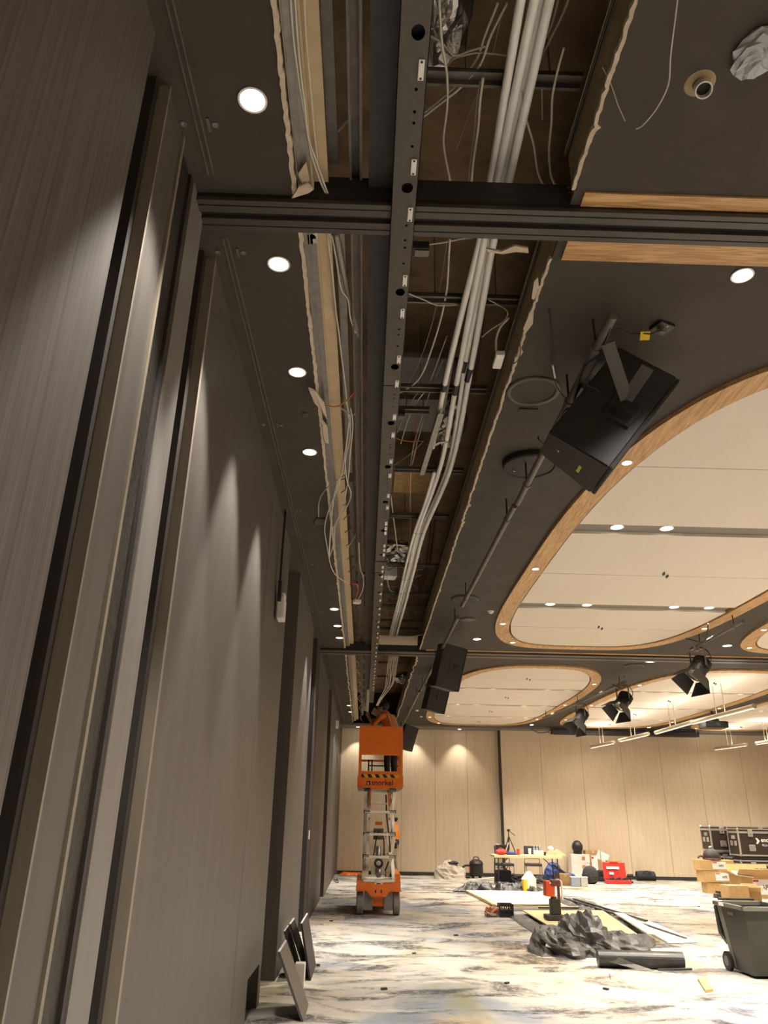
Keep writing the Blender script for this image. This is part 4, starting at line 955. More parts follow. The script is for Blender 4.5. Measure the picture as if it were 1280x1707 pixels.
# ---- pendant bars
PEND = [((1001, 1207), (985, 1245), (1023, 1237), 'beside the screen case, closest to the folding table'), ((1050, 1190), (1033, 1234), (1080, 1223), 'in front of the screen case'), ((1117, 1169), (1093, 1221), (1154, 1203), 'before the projector'),
        ((1205, 1139), (1154, 1204), (1257, 1177), 'longest looking, above the projector'), ((1217, 1212), (1192, 1248), (1244, 1241), 'below the projector'), ((1275, 1200), (1261, 1239), (1296, 1233), 'cut by the frame edge')]
for tp, a_, b_, lb in PEND:
    top = pz(*tp, CEIL); z = pY((a_[0]+b_[0])/2, (a_[1]+b_[1])/2, top.y).z; A, B = pz(*a_, z), pz(*b_, z); mid = (A+B)/2
    t = thing('pendant_light', 'slim brass linear pendant light ' + lb, 'pendant light', tuple(mid), 0, 'linear pendant lights')
    d_ = (B-A).normalized()
    MB().cyl(A-mid, B-mid, .045, 14).build('tube', 'pend_metal', t, smooth=False)
    MB().bar(A-mid+V((0, 0, -.044)), B-mid+V((0, 0, -.044)), .04, .006).build('diffuser', 'pend_glow', t)
    for s_ in (-1, 1): MB().cyl(d_*(s_*.14*(B-A).length*.5)+V((0, 0, .04)), V((d_.x*s_*.07*(B-A).length, d_.y*s_*.07*(B-A).length, CEIL-mid.z-.02)), .009, 8).build('drop_rod', 'pend_metal', t)
    for e_ in (A, B): MB().cyl(e_-mid-d_*.012, e_-mid+d_*.012, .048, 14).build('end_cap', 'pend_metal', t)
    l = bpy.data.lights.new('lamp', 'AREA'); l.shape = 'RECTANGLE'; l.size = .04; l.size_y = (B-A).length*.95; l.energy = P_PEND*.2; l.color = WARM
    o = bpy.data.objects.new('lamp', l); COL.objects.link(o); o.parent = t; o.location = (0, 0, -.055); o.rotation_euler = (0, 0, math.atan2(d_.y, d_.x)-math.pi/2)
    lu = bpy.data.lights.new('lamp', 'AREA'); lu.shape = 'RECTANGLE'; lu.size = .04; lu.size_y = (B-A).length*.9; lu.energy = P_PEND*.2; lu.color = WARM
    o = bpy.data.objects.new('lamp', lu); COL.objects.link(o); o.parent = t; o.location = (0, 0, .055); o.rotation_euler = (math.pi, 0, -(math.atan2(d_.y, d_.x)-math.pi/2))
# ---- projector
q = pY(1189, 1209, 20.0); t = thing('projector', 'black ceiling projector hanging among the pendant lights', 'projector', tuple(q))
MB().box((0, 0, 0), (.60, .48, .17), None, 0, .03).build('body', 'black_plastic', t); MB().cyl((.02, -.24, .0), (.02, -.29, .0), .06, 18).build('lens', 'speaker_dark', t); MB().lathe((0, 0, .085), [(.16, 0), (.16, .06), (.11, .09), (.0, .09)], 20).build('mount_cup', 'black_plastic', t)
MB().cyl((0, 0, .17), (0, 0, CEIL-q.z-.02), .03, 12).build('drop_pole', 'steel_black', t); MB().box((-.2, -.25, -.03), (.12, .02, .05), None, 0, .005).build('vent', 'speaker_dark', t)
# ---- projection screen case
a_, b_ = pY(920, 1219, 24.45), pY(1162, 1224, 24.45)
t = thing('screen_case', 'long black projection screen case under the far bulkhead', 'projection screen', ((a_.x+b_.x)/2, 24.45, 4.17)); L2 = (b_.x-a_.x)/2
MB().box((0, 0, .08), (2*L2, .18, .15), None, 0, .025).build('case', 'black_plastic', t); MB().bb(-L2+.05, L2-.05, -.03, .03, -.01, .01).build('bottom_bar', 'steel_black', t)
for s_ in (-1, 1): MB().box((s_*(L2+.01), 0, .08), (.03, .19, .16), None, 0, .01).build('end_cap', 'speaker_dark', t)
MB().bb(-L2*.9, -L2*.8, -.03, .03, .155, CEIL-4.17-.07).build('bracket', 'steel_black', t); MB().bb(L2*.8, L2*.9, -.03, .03, .155, CEIL-4.17-.07).build('bracket', 'steel_black', t)
MB().lathe((-L2-.06, 0, .08), [(.04, -.01), (.06, -.01), (.06, .01), (.04, .01)], 16, axis=rot('X', 90)).build('pull_ring', 'black_rubber', t)
p0 = V((a_.x-.06, 24.45, 4.25)); q = pz(893, 1214, 4.3)
wire('black lead drooping from the screen case', .012, 'black_rubber', [V((a_.x-.1, 24.42, 4.24)), V((a_.x-.4, 24.4, 4.20)), V((a_.x-.62, 24.4, 4.28)), V((a_.x-.65, 24.4, 4.33))])
wire('thin control wire hanging before the far wall panels', .008, 'cable', [pY(1160, 1215, 24.3), pY(1164, 1245, 24.6), pY(1166, 1262, 24.8), pY(1163, 1272, 24.8), pY(1160, 1282, 24.8)])
# ================================================================== PEOPLE
def person(name, label, loc, rotz, segs, extra, mats, voxel=.011):
    """segs: (p0, p1, r0, r1, material, flat) capsules that are fused into one skin; extra: head-dress etc. as children"""
    mb = MB(); rec = []
    for p0, p1, r0, r1, mi, sq in segs:
        p0, p1 = Vector(p0), Vector(p1); d = p1-p0; n = 6
        pts = []; rr = []
        for k in range(-2, n+3):
            if k < 0: f = .95 if k == -2 else .6; pts.append(p0-d.normalized()*r0*f); rr.append(r0*math.sqrt(max(.02, 1-f*f)))
            elif k > n: f = .6 if k == n+1 else .95; pts.append(p1+d.normalized()*r1*f); rr.append(r1*math.sqrt(max(.02, 1-f*f)))
            else: pts.append(p0.lerp(p1, k/n)); rr.append(r0+(r1-r0)*k/n)
        s = MB().tube(pts, rr, 14)
        if sq:
            ax = d.normalized()
            nv = []
            for p in s.v:
                f = (p-p0).dot(ax); base = p0+ax*f; off = p-base; sd = Vector(sq[0]).normalized(); nv.append(base+off+sd*off.dot(sd)*(sq[1]-1))
            s.v = nv
        mb.add(s.v, s.f); rec.append((p0, p1, r0, r1, mi))
    me = bpy.data.meshes.new(name); me.from_pydata([tuple(p) for p in mb.v], [], mb.f)
    tmp = bpy.data.objects.new(name+'_tmp', me); COL.objects.link(tmp)
    md = tmp.modifiers.new('fuse', 'REMESH'); md.mode = 'VOXEL'; md.voxel_size = voxel
    sm = tmp.modifiers.new('soft', 'SMOOTH'); sm.factor = .5; sm.iterations = 2
    dg = bpy.context.evaluated_depsgraph_get(); out = bpy.data.meshes.new_from_object(tmp.evaluated_get(dg))
    bpy.data.objects.remove(tmp)
    out.materials.clear()
    for m_ in mats: out.materials.append(MATS[m_])
    idx = []
    for pl in out.polygons:
        c = pl.center; best = 9; bi = 0
        for p0, p1, r0, r1, mi in rec:
            d = p1-p0; L = d.length_squared; f = max(0, min(1, (c-p0).dot(d)/L)) if L > 1e-9 else 0
            v = (c-(p0+d*f)).length-(r0+(r1-r0)*f)
            if v < best: best = v; bi = mi
        idx.append(bi)
    out.polygons.foreach_set('material_index', idx); out.polygons.foreach_set('use_smooth', [True]*len(idx))
    t = thing(name, label, 'person', loc, rotz)
    b = bpy.data.objects.new('body', out); COL.objects.link(b); b.parent = t
    for nm, m_, mat_ in extra: m_.build(nm, mat_, t, smooth=True)
    return t
def hand(p, d, up, side, m_=0):
    """palm and five fingers, gently curled; d = along the fingers, up = back of the hand, side = thumb side"""
    p, d, up, side = (Vector(q) for q in (p, d, up, side)); d.normalize(); up.normalize(); side.normalize(); out = []
    out.append((p, p+d*.075, .030, .034, m_, (up, .55)))
    for k, (o, L) in enumerate(((.030, .072), (.010, .082), (-.010, .076), (-.030, .058))):
        a = p+d*.08+side*o; b = a+d*L*.55-up*.012; c = b+d*L*.35-up*.03
        out.append((a, b, .0095, .009, m_, None)); out.append((b, c, .009, .008, m_, None))
    a = p+d*.02+side*.03; b = a+side*.03+d*.035-up*.01; out.append((a, b, .012, .010, m_, None)); out.append((b, b+d*.03-up*.015, .010, .009, m_, None))
    return out
# materials of a body: 0 skin, 1 shirt, 2 trousers, 3 boots, 4 hair/dark
def legs(hz, lx, knee_f, rear, foot_y):
    s = []
    for i, sg in enumerate((-1, 1)):
        hip = Vector((sg*.095, 0, hz)); kn = Vector((sg*lx, knee_f[i], hz*.53)); an = Vector((sg*lx*1.05, foot_y[i], .10))
        s += [(hip, kn, .092, .066, 2, None), (kn, an+Vector((0, 0, .04)), .066, .052, 2, None), (an, an+Vector((0, 0, -.035)), .052, .05, 3, None), (an+Vector((0, -.03, -.055)), an+Vector((0, .15, -.06)), .045, .042, 3, None)]
    return s
def head(c, f, m_face=0):
    """head centred at c, face towards f"""
    c = Vector(c); f = Vector(f).normalized(); u = (Vector((0, 0, 1))-f*f.z).normalized(); s = f.cross(u)
    return [(c+u*.035-f*.01, c-u*.02+f*.01, .092, .080, m_face, (s, .86)), (c-u*.05+f*.035, c-u*.085+f*.05, .058, .042, m_face, None),
            (c-u*.0+f*.09, c-u*.03+f*.108, .012, .016, m_face, None), (c+s*.078, c+s*.08-u*.03, .016, .014, m_face, None), (c-s*.078, c-s*.08-u*.03, .016, .014, m_face, None),
            (c-u*.062+f*.082, c-u*.066+f*.083, .016, .016, m_face, None)]
def face_bits(c, f):
    c = Vector(c); f = Vector(f).normalized(); u = (Vector((0, 0, 1))-f*f.z).normalized(); s = f.cross(u); m_ = MB()
    for sg in (-1, 1): m_.ell(c+f*.085+s*sg*.032+u*.012, (.011, .011, .008), 10, 6)
    m2 = MB().box(c+f*.098-u*.062, (.035, .010, .007)); return m_, m2
# --- worker on the lift: seen from behind, leaning up into the slot, both hands at a cable
H0 = Vector((-.06, .20, 1.52)); fd = Vector((-.35, .85, .25))
seg = legs(.86, .115, (.02, .04), 0, (.0, .03))
seg += [((0, 0, .86), (0, .02, 1.0), .135, .135, 2, ((0, 1, 0), .78)), ((0, .02, 1.0), (-.0, .10, 1.24), .135, .165, 1, ((0, 1, 0), .72)), ((0, .10, 1.24), (-.01, .14, 1.34), .165, .12, 1, ((0, 1, 0), .70)),
        ((-.15, .13, 1.33), (.15, .13, 1.33), .07, .07, 1, None), ((-.02, .15, 1.36), (-.04, .18, 1.46), .058, .054, 0, None)]
seg += head(H0, fd)
seg += [((-.19, .13, 1.33), (-.30, .24, 1.16), .058, .047, 1, None), ((-.30, .24, 1.16), (-.24, .42, 1.32), .044, .033, 0, None), ((.19, .13, 1.33), (.27, .20, 1.12), .058, .047, 1, None), ((.27, .20, 1.12), (.10, .38, 1.26), .044, .033, 0, None)]
seg += hand((-.235, .43, 1.33), (.1, .5, .6), (-.7, -.4, .2), (.6, .0, .5)) + hand((.09, .39, 1.265), (-.6, .5, .4), (.2, -.4, .7), (.0, .6, .6))
hr = MB().ell(H0+Vector((.012, -.022, .028)), (.094, .108, .105), 18, 12)
ey, mo = face_bits(H0, fd)
vt = MB()
for sg in (-1, 1): vt.tube(smoothpts([(sg*.09, .22, 1.36), (sg*.10, .05, 1.38), (sg*.10, -.035, 1.22), (sg*.09, -.085, 1.02)], 5), .012, 6)
LX, LY, LZ = .30, 14.72, 0.
PF = 2.16                                                           # height of the platform deck
person('person', 'worker in orange high-visibility shirt and dark trousers standing in the lift basket', (.53, 15.5, PF), math.radians(48), seg,
       [('hair', hr, 'hair_dark'), ('eyes', ey, 'black_rubber'), ('mouth', mo, 'copper_red'), ('reflective_braces', vt, 'tape_grey')], ['skin', 'hivis_dim', 'navy', 'black_rubber', 'hair_dark'])
bx = thing('cardboard_tray', 'small beige box held up by the worker in the lift', 'box', tuple(pY(627, 1193, 15.75)))
MB().box((0, 0, .06), (.17, .12, .12), rot('Y', 28), 0, .004).build('body', 'plaster', bx); MB().box((.035, 0, .128), (.15, .1, .006), rot('Y', 28)).build('lid', 'gyps_paper', bx)
# --- worker on the floor, side on, facing the panelled wall
H1 = Vector((0, .04, 1.60)); f1 = Vector((.0, 1, -.25))
seg = legs(.90, .10, (.06, .0), 0, (.10, -.06))
seg += [((0, 0, .90), (0, 0, 1.02), .135, .135, 2, ((0, 1, 0), .78)), ((0, 0, 1.02), (0, .01, 1.26), .135, .16, 1, ((0, 1, 0), .74)), ((0, .01, 1.26), (0, .01, 1.38), .16, .12, 1, ((0, 1, 0), .70)),
        ((-.16, .01, 1.37), (.16, .01, 1.37), .068, .068, 1, None), ((0, .01, 1.40), (0, .03, 1.52), .056, .052, 0, None), ((0, .0, .93), (0, .0, .97), .148, .148, 4, ((0, 1, 0), .84))]
seg += head(H1, f1)
seg += [((-.20, .01, 1.37), (-.24, -.06, 1.10), .058, .048, 1, None), ((-.24, -.06, 1.10), (-.20, .20, 1.04), .044, .032, 0, None), ((.20, .01, 1.37), (.24, -.06, 1.10), .058, .048, 1, None), ((.24, -.06, 1.10), (.18, .20, 1.08), .044, .032, 0, None)]
seg += hand((-.198, .21, 1.04), (.1, 1, .1), (-.7, 0, .7), (.7, 0, .7)) + hand((.178, .21, 1.085), (-.1, 1, .1), (.7, 0, .7), (-.7, 0, .7))
cap = MB(); cap.ell(H1+Vector((0, -.008, .052)), (.098, .112, .085), 18, 10); cap.box(H1+Vector((0, .13, .062)), (.15, .13, .012), rot('X', -8), 0, .004)
hr = MB().ell(H1+Vector((0, -.03, .0)), (.088, .085, .09), 16, 10)
ey, mo = face_bits(H1, f1)
pc = MB().box((.15, -.02, .86), (.07, .13, .17), None, 0, .02); pc.box((-.15, -.02, .86), (.07, .13, .17), None, 0, .02)
person('person', 'worker in bright orange shirt, cap and khaki trousers standing behind the lift', (.98, 24.55, 0), math.radians(78), seg,
       [('cap', cap, 'khaki'), ('hair', hr, 'hair_dark'), ('eyes', ey, 'black_rubber'), ('mouth', mo, 'copper_red'), ('belt_pouches', pc, 'black_plastic')], ['skin', 'hivis', 'khaki', 'black_rubber', 'navy'])

# ================================================================== SCISSOR LIFT
lf = thing('scissor_lift', 'orange scissor lift with raised basket in the middle of the slot line', 'scissor lift', (LX, LY, LZ))
def LP(mb, name, m_, par=None, smooth=False): return mb.build(name, m_, par or lf, smooth=smooth)
for sx in (-1, 1):
    for yy in (.20, 1.50):
        w_ = LP(MB().lathe((sx*.325, yy, .19), [(.0, -.062), (.12, -.062), (.175, -.06), (.19, -.045), (.19, .045), (.175, .06), (.12, .062), (0, .062)], 28, axis=rot('Y', 90)), 'wheel', 'tyre_grey')
        LP(MB().lathe((sx*.325, yy, .19), [(0, sx*.064), (.06, sx*.064), (.09, sx*.055), (.11, sx*.064)], 18, axis=rot('Y', 90)), 'hub', 'orange_paint', w_)
    LP(MB().bb(sx*.10, sx*.26, .06, .12, .08, .36, bev=.01), 'skid_plate', 'tyre_grey')
LP(MB().bb(-.24, .24, .1, 1.7, .14, .40, bev=.01), 'chassis', 'orange_paint')
fp = MB(); poly = [(-.39, .56), (-.39, .40), (-.22, .40), (-.13, .30), (.13, .30), (.22, .40), (.39, .40), (.39, .56), (.30, .56), (.30, .52), (-.30, .52), (-.30, .56)]
fp.add([(x, -.02, z) for x, z in poly]+[(x, .02, z) for x, z in poly], [tuple(range(12)), tuple(range(12, 24))[::-1]]+[(i, 12+i, 12+(i+1) % 12, (i+1) % 12) for i in range(12)])
LP(fp, 'front_plate', 'orange_paint')
for sx in (-1, 1):
    LP(MB().bb(sx*.24, sx*.40, -.03, 1.75, .385, .41), 'fender_rail', 'orange_paint'); LP(MB().bb(sx*.30, sx*.39, .1, 1.7, .41, .66 if sx > 0 else .58, bev=.008), 'side_box', 'orange_paint')
    LP(MB().bb(sx*.05-.012, sx*.05+.012, -.026, -.02, .36, .41), 'tie_down_slot', 'hazard_black'); LP(MB().bb(sx*.04, sx*.07, -.024, -.02, .50, .53), 'reflector', 'white_paint')
LP(MB().bb(-.28, .28, .0, 1.7, .41, .50), 'deck_tray', 'lift_cream'); LP(MB().bb(-.05, .05, -.02, .06, .50, .56, bev=.006), 'latch_box', 'lift_cream'); LP(MB().cyl((-.27, .05, .54), (.27, .05, .54), .03, 12), 'base_tube', 'lift_cream')
# scissor arms: five crossed stages
Z0, Z1, NS = .56, 2.07, 4; dzs = (Z1-Z0)/NS
for k in range(NS):
    za, zb = Z0+k*dzs, Z0+(k+1)*dzs
    for sx in (-1, 1):
        xo = sx*(.27 if k % 2 == 0 else .205); xi = sx*(.205 if k % 2 == 0 else .27)
        LP(MB().bar((xo, .08, za), (xo, 1.45, zb), .06, .085, 0, (0, 0, 1)), 'scissor_arm', 'lift_cream')
        LP(MB().bar((xi, 1.45, za), (xi, .08, zb), .06, .085, 0, (0, 0, 1)), 'scissor_arm', 'lift_cream')
        LP(MB().cyl((sx*.185, .765, (za+zb)/2), (sx*.295, .765, (za+zb)/2), .028, 12), 'pivot_pin', 'steel_black')
        for yy, zz in ((.08, zb), (1.45, zb)): LP(MB().cyl((sx*.18, yy, zz), (sx*.30, yy, zz), .032, 12), 'pivot_pin', 'steel_black' if sx < 0 else 'galv_dull')
    if k in (0, 1, 2):
        LP(MB().bb(-.28, .28, .05, .11, zb-.025, zb+.015), 'cross_tube', 'lift_cream')
    LP(MB().bb(-.20, .20, 1.42, 1.48, zb-.03, zb+.03), 'cross_tube', 'lift_cream')
LP(MB().cyl((0, .35, .62), (0, 1.0, 1.05), .05, 14), 'hydraulic_cylinder', 'galv'); LP(MB().bb(-.13, .13, .5, .62, .62, .86, bev=.01), 'pump_box', 'lift_cream')
LP(MB().bb(-.10, .10, .9, 1.0, 1.20, 1.40, bev=.01), 'valve_block', 'galv_dull'); LP(MB().lathe((.0, .3, .82), [(.045, -.015), (.075, -.02), (.085, 0), (.075, .02), (.045, .015)], 18, axis=rot('X', 90)), 'hose_coil', 'black_rubber')
LP(MB().tube(smoothpts([(.12, .3, .70), (.2, .2, .95), (.18, .25, 1.3), (.14, .4, 1.6), (.12, .5, 2.0)], 6), .014, 8), 'hydraulic_hose', 'black_rubber')
LP(MB().tube(smoothpts([(-.1, .4, .9), (-.02, .3, 1.35), (.08, .3, 1.25), (.1, .4, .95)], 6), .012, 8), 'hydraulic_hose', 'black_rubber')
LP(MB().bb(-.07, .07, .86, .90, 1.46, 1.52, bev=.006), 'lamp_head', 'orange_paint')
for s_ in (0, 1): LP(MB().bar((-.19+.0, .3, Z1-.05-.18*s_), (.19, .3, Z1-.05-.18*s_), .02, .03), 'ladder_rung', 'lift_cream')
for sx in (-1, 1): LP(MB().bar((sx*.19, .32, 1.55), (sx*.175, .30, 2.08), .03, .06, 0, (0, 1, 0)), 'orange_strut', 'orange_paint')
# platform
Y0, Y1 = .12, 1.75; W2 = .418
LP(MB().bb(-W2, W2, Y0, Y1, 2.10, 2.16), 'deck', 'galv_dull')
fr = MB(); poly = [(-W2, 2.40), (-W2, 2.12), (-W2+.07, 2.08), (W2-.07, 2.08), (W2, 2.12), (W2, 2.40)]
fr.add([(x, Y0-.012, z) for x, z in poly]+[(x, Y0+.012, z) for x, z in poly], [tuple(range(6)), tuple(range(6, 12))[::-1]]+[(i, 6+i, 6+(i+1) % 6, (i+1) % 6) for i in range(6)])
LP(fr, 'toe_board', 'orange_paint')
for sx in (-1, 1): LP(MB().bb(sx*W2-.012, sx*W2+.012, Y0, Y1, 2.12, 2.32), 'toe_board', 'orange_paint')
LP(MB().bb(-W2, W2, Y1-.012, Y1+.012, 2.12, 2.28), 'toe_board', 'orange_paint')
hz = LP(MB().bb(-.36, .35, Y0-.016, Y0-.0125, 2.285, 2.345), 'hazard_stripe', 'yellow')
for i in range(5):
    x = -.36+i*.142; m_ = MB(); P4 = [(x, 2.285), (x+.072, 2.285), (x+.035, 2.345), (x-.035 if i else x, 2.345)]
    if i == 4: P4 = [(x, 2.285), (x+.072, 2.285), (x+.035, 2.345), (x-.035, 2.345)]
    m_.add([(a, Y0-.0165, b) for a, b in P4]+[(a, Y0-.018, b) for a, b in P4], [(4, 5, 6, 7), (0, 3, 2, 1)]+[(j, (j+1) % 4, 4+(j+1) % 4, 4+j) for j in range(4)]); LP(m_, 'black_stripe', 'hazard_black', hz)
lettering('lettering', 'snorkel', .135, (-.165, Y0-.0135, 2.155), R_FRONT, 'brand_dark', lf, True)
lg = LP(MB().bb(-.255, -.185, Y0-.0155, Y0-.0125, 2.15, 2.225, bev=.001), 'logo_square', 'brand_dark'); lettering('logo_letter', 's', .085, (-.244, Y0-.0165, 2.163), R_FRONT, 'white_paint', lg, True)
for sx in (-1, 1):
    for yy in (Y0, Y0+.8, Y1): LP(MB().bar((sx*(W2-.025), yy, 2.16), (sx*(W2-.025), yy, 3.22), .05, .05), 'guard_post', 'orange_paint')
    for zz in (2.70, 3.19): LP(MB().bar((sx*(W2-.025), Y0, zz), (sx*(W2-.025), Y1, zz), .04, .04), 'guard_rail', 'orange_paint')
for zz in (2.70, 3.19): LP(MB().bar((-W2+.02, Y1, zz), (W2-.02, Y1, zz), .04, .04), 'guard_rail', 'orange_paint')
for xx in (-.22, -.15): LP(MB().bar((xx, Y1-.03, 2.2), (xx, Y1-.03, 2.72), .03, .03), 'gate_post', 'steel_black')
LP(MB().bar((-.22, Y1-.03, 2.6), (W2, Y1-.03, 2.6), .025, .025), 'gate_rail', 'steel_black')
LP(MB().bb(-W2+.012, W2-.012, Y0-.014, Y0+.014, 2.69, 3.22, bev=.012), 'front_guard_panel', 'orange_paint'); LP(MB().bb(W2-.06, W2-.045, Y0+.02, Y0+.03, 2.42, 2.72), 'control_cable', 'white_plastic')
# ================================================================== THINGS ON THE FLOOR
from mathutils import noise as mn
def X_(px, Y, py=1450): return pY(px, py, Y).x
def Z_(py, Y, px=900): return pY(px, py, Y).z
def rumple(name, corners, nx, ny, amp, freq, m_, label, cat, seed=0., th=.004, edge=True, ridge=True, base=.004):
    A, B, Cc, D = (Vector((*c, 0)) for c in corners); mb = MB(); vs = []; fs = []
    for j in range(ny+1):
        for i in range(nx+1):
            u, v = i/nx, j/ny; p = A.lerp(B, u).lerp(D.lerp(Cc, u), v)
            n1 = mn.fractal(Vector((p.x*freq, p.y*freq, seed)), .8, 2.2, 4); h = (1-abs(n1)*1.6) if ridge else n1*.5+.5
            e = min(1, 6*min(u, 1-u, v, 1-v)+(.15 if edge else 1))
            w_ = mn.noise(Vector((p.x*freq*.6, p.y*freq*.6, seed+9)))
            q = p+Vector((w_*.12*amp/.1, mn.noise(Vector((p.x*2, p.y*2, seed+4)))*.12*amp/.1, 0)) if edge else p
            vs.append((q.x, q.y, base+max(0, h)*amp*e))
    N = len(vs); vs += [(x, y, max(.001, z-th)) for x, y, z in vs]
    for j in range(ny):
        for i in range(nx):
            a = j*(nx+1)+i; fs.append((a, a+1, a+nx+2, a+nx+1)); fs.append((N+a, N+a+nx+1, N+a+nx+2, N+a+1))
    mb.add(vs, fs); o = mb.build(name, m_, smooth=True); return tag(o, label, cat)
def slab(name, corners, z0, th, m_, label, cat='board', edge_m=None):
    mb = MB().prism(corners, z0, z0+th); return tag(mb.build(name, m_), label, cat)
def heap(name, c, r, m_, label, cat, rough=.35, freq=3., seed=0., n=22, k=11, sharp=1., jag=.035, smooth=False):
    """crumpled heap: lower half cut flat"""
    mb = MB(); vs = []; fs = []
    for i in range(k+1):
        t = (math.pi/2)*i/k
        for j in range(n):
            a = 2*math.pi*j/n; d = Vector((math.sin(t)*math.cos(a), math.sin(t)*math.sin(a), math.cos(t)))
            f = mn.noise(d*freq*.6+Vector((seed, seed*.3, 0))); g = mn.noise(d*freq*1.3+Vector((seed*1.7, 3, seed))); k2 = mn.noise(d*freq*2.6+Vector((1, seed, 2))); q = 1+rough*(f*.55-abs(g)*.75-abs(k2)*.28+.22)*sharp
            q += random.uniform(-jag, jag)
            vs.append((c[0]+d.x*r[0]*q, c[1]+d.y*r[1]*q, c[2]+max(0, d.z*r[2]*q)))
    for i in range(k):
        for j in range(n): fs.append((i*n+j, (i+1)*n+j, (i+1)*n+(j+1) % n, i*n+(j+1) % n))
    fs = [t_ for q_ in fs for t_ in ((q_[0], q_[1], q_[2]), (q_[0], q_[2], q_[3]))]
    mb.add(vs, fs); mb.f.append(tuple(k*n+j for j in range(n))[::-1]); mb.m.append(0)
    return tag(mb.build(name, m_, smooth=smooth), label, cat)
# ---- boards leaning on the panelled wall
def leaning(y0, y1, xb, xt, h, th, label, m_='left_panel'):
    t = thing('leaning_board', label, 'board', (xb, (y0+y1)/2, 0), 0, 'boards leaning on the panelled wall'); L = y1-y0; dx = xt-xb; ln = math.hypot(dx, h); nx, nz = h/ln*th, -dx/ln*th
    m = MB(); pr = [(0, 0), (dx, h), (dx-nx, h-abs(nz)), (-nx, .0)]
    for a in (0,): m.add([(x, -L/2, z) for x, z in pr]+[(x, L/2, z) for x, z in pr], [(0, 1, 2, 3), (7, 6, 5, 4), (0, 4, 5, 1), (1, 5, 6, 2), (2, 6, 7, 3), (3, 7, 4, 0)])
    m.build('board', m_, t)
    e = MB(); e.bar((dx-nx/2, -L/2, h+.002), (dx-nx/2, L/2, h+.002), th*.8, .006); e.build('raw_edge', 'label_white', t)
leaning(7.3, 7.92, -.45, -.68, .50, .022, 'grey faced board leaning closest to the camera')
leaning(9.05, 9.5, -.62, -.80, .44, .02, 'first of two thin boards leaning behind the grey faced one', 'left_dark')
leaning(9.1, 9.6, -.54, -.75, .50, .02, 'second of two thin boards leaning behind the grey faced one', 'left_dark')
leaning(9.0, 9.9, -.50, -.62, .52, .022, 'dark board standing farthest along, edge to the camera', 'left_dark')
tag(MB().box((-.60, 8.75, .10), (.10, .12, .20), None, 0, .008).build('small_box', 'white_plastic'), 'small white box standing behind the grey faced leaning board', 'box')
# ---- orange cloth at the far corner
rumple('orange_cloth', [(-.70, 24.7), (.0, 24.75), (.02, 25.1), (-.68, 25.1)], 20, 10, .09, 4, 'orange_paint', 'flat orange cloth dropped at the foot of the far wall', 'cloth', 2.)
tag(MB().tube(smoothpts([(-.78, 22.9, .01), (-.68, 22.6, .01), (-.72, 22.2, .01), (-.62, 21.9, .01), (-.70, 23.4, .01)], 6), .008, 6).build('cable', 'black_rubber'), 'thin cable on the carpet by the panelled wall', 'cable')
# ---- drop cloth heap, vacuum, pole
Yh = 24.0
heap('drop_cloth', (2.55, Yh, 0), (.46, .34, .44), 'drop_cloth', 'heap of beige drop cloths against the far wall', 'cloth', .45, 2.3, 1.1)
tag(MB().ell((2.62, Yh+.02, .43), (.22, .2, .05), 16, 8, None, 0, .15).build('dark_rag', 'dark_cloth'), 'dark rag on top of the beige drop cloths', 'cloth')
v = thing('vacuum_cleaner', 'black drum vacuum cleaner with a thick hose', 'vacuum cleaner', (3.42, 24.6, 0))
MB().lathe((0, 0, .06), [(0, 0), (.20, 0), (.21, .03), (.20, .30), (.21, .31), (.21, .34), (.18, .40), (.10, .45), (0, .46)], 24).build('drum', 'black_plastic', v, smooth=False)
MB().tube(smoothpts([(-.08, 0, .50), (-.06, 0, .57), (.06, 0, .57), (.08, 0, .50)], 5), .014, 8).build('handle', 'black_plastic', v); MB().tube(smoothpts([(-.19, -.03, .34), (-.36, -.06, .33), (-.47, -.08, .2), (-.42, -.12, .06), (-.2, -.16, .03)], 8), .03, 10).build('hose', 'black_rubber', v, smooth=True)
MB().bb(-.215, -.195, -.06, .06, .16, .30).build('badge', 'tool_red', v)
for a in range(4): MB().lathe((.15*math.cos(a*1.57+.8), .15*math.sin(a*1.57+.8), .03), [(0, -.03), (.03, -.03), (.03, .03), (0, .03)], 10).build('castor', 'black_rubber', v)
tag(MB().cyl((3.02, 23.3, .03), (4.05, 22.9, .16), .018, 10).build('white_pole', 'white_paint'), 'long white pole propped from the floor to the table', 'pole')
# ---- folding table
TY0, TY1, TZ = 21.85, 22.6, .74; TX0, TX1 = X_(824, TY0, 1430), X_(937, TY0, 1430)
t = thing('folding_table', 'folding trestle table with a yellow edged top before the far wall', 'table', ((TX0+TX1)/2, (TY0+TY1)/2, 0)); hw, hd = (TX1-TX0)/2, (TY1-TY0)/2
MB().bb(-hw, hw, -hd, hd, TZ-.012, TZ, bev=.004).build('table_top', 'table_top', t); 
for s_ in (-1, 1): MB().bb(-hw, hw, s_*hd-.01, s_*hd+.01, TZ-.065, TZ-.012).build('apron', 'table_top', t)
for sx in (-1, 1):
    for sy in (-1, 1): MB().cyl((sx*(hw-.12), sy*(hd-.08), TZ-.02), (sx*(hw-.10), sy*(hd-.06), 0), .016, 8).build('leg', 'steel_black', t)
    MB().cyl((sx*(hw-.12), -hd+.08, .30), (sx*(hw-.12), hd-.08, .30), .012, 8).build('leg_brace', 'steel_black', t); MB().cyl((sx*(hw-.12), 0, .4), (sx*(hw-.5), 0, TZ-.02), .012, 8).build('stay', 'steel_black', t)
tcy = (TY0+TY1)/2
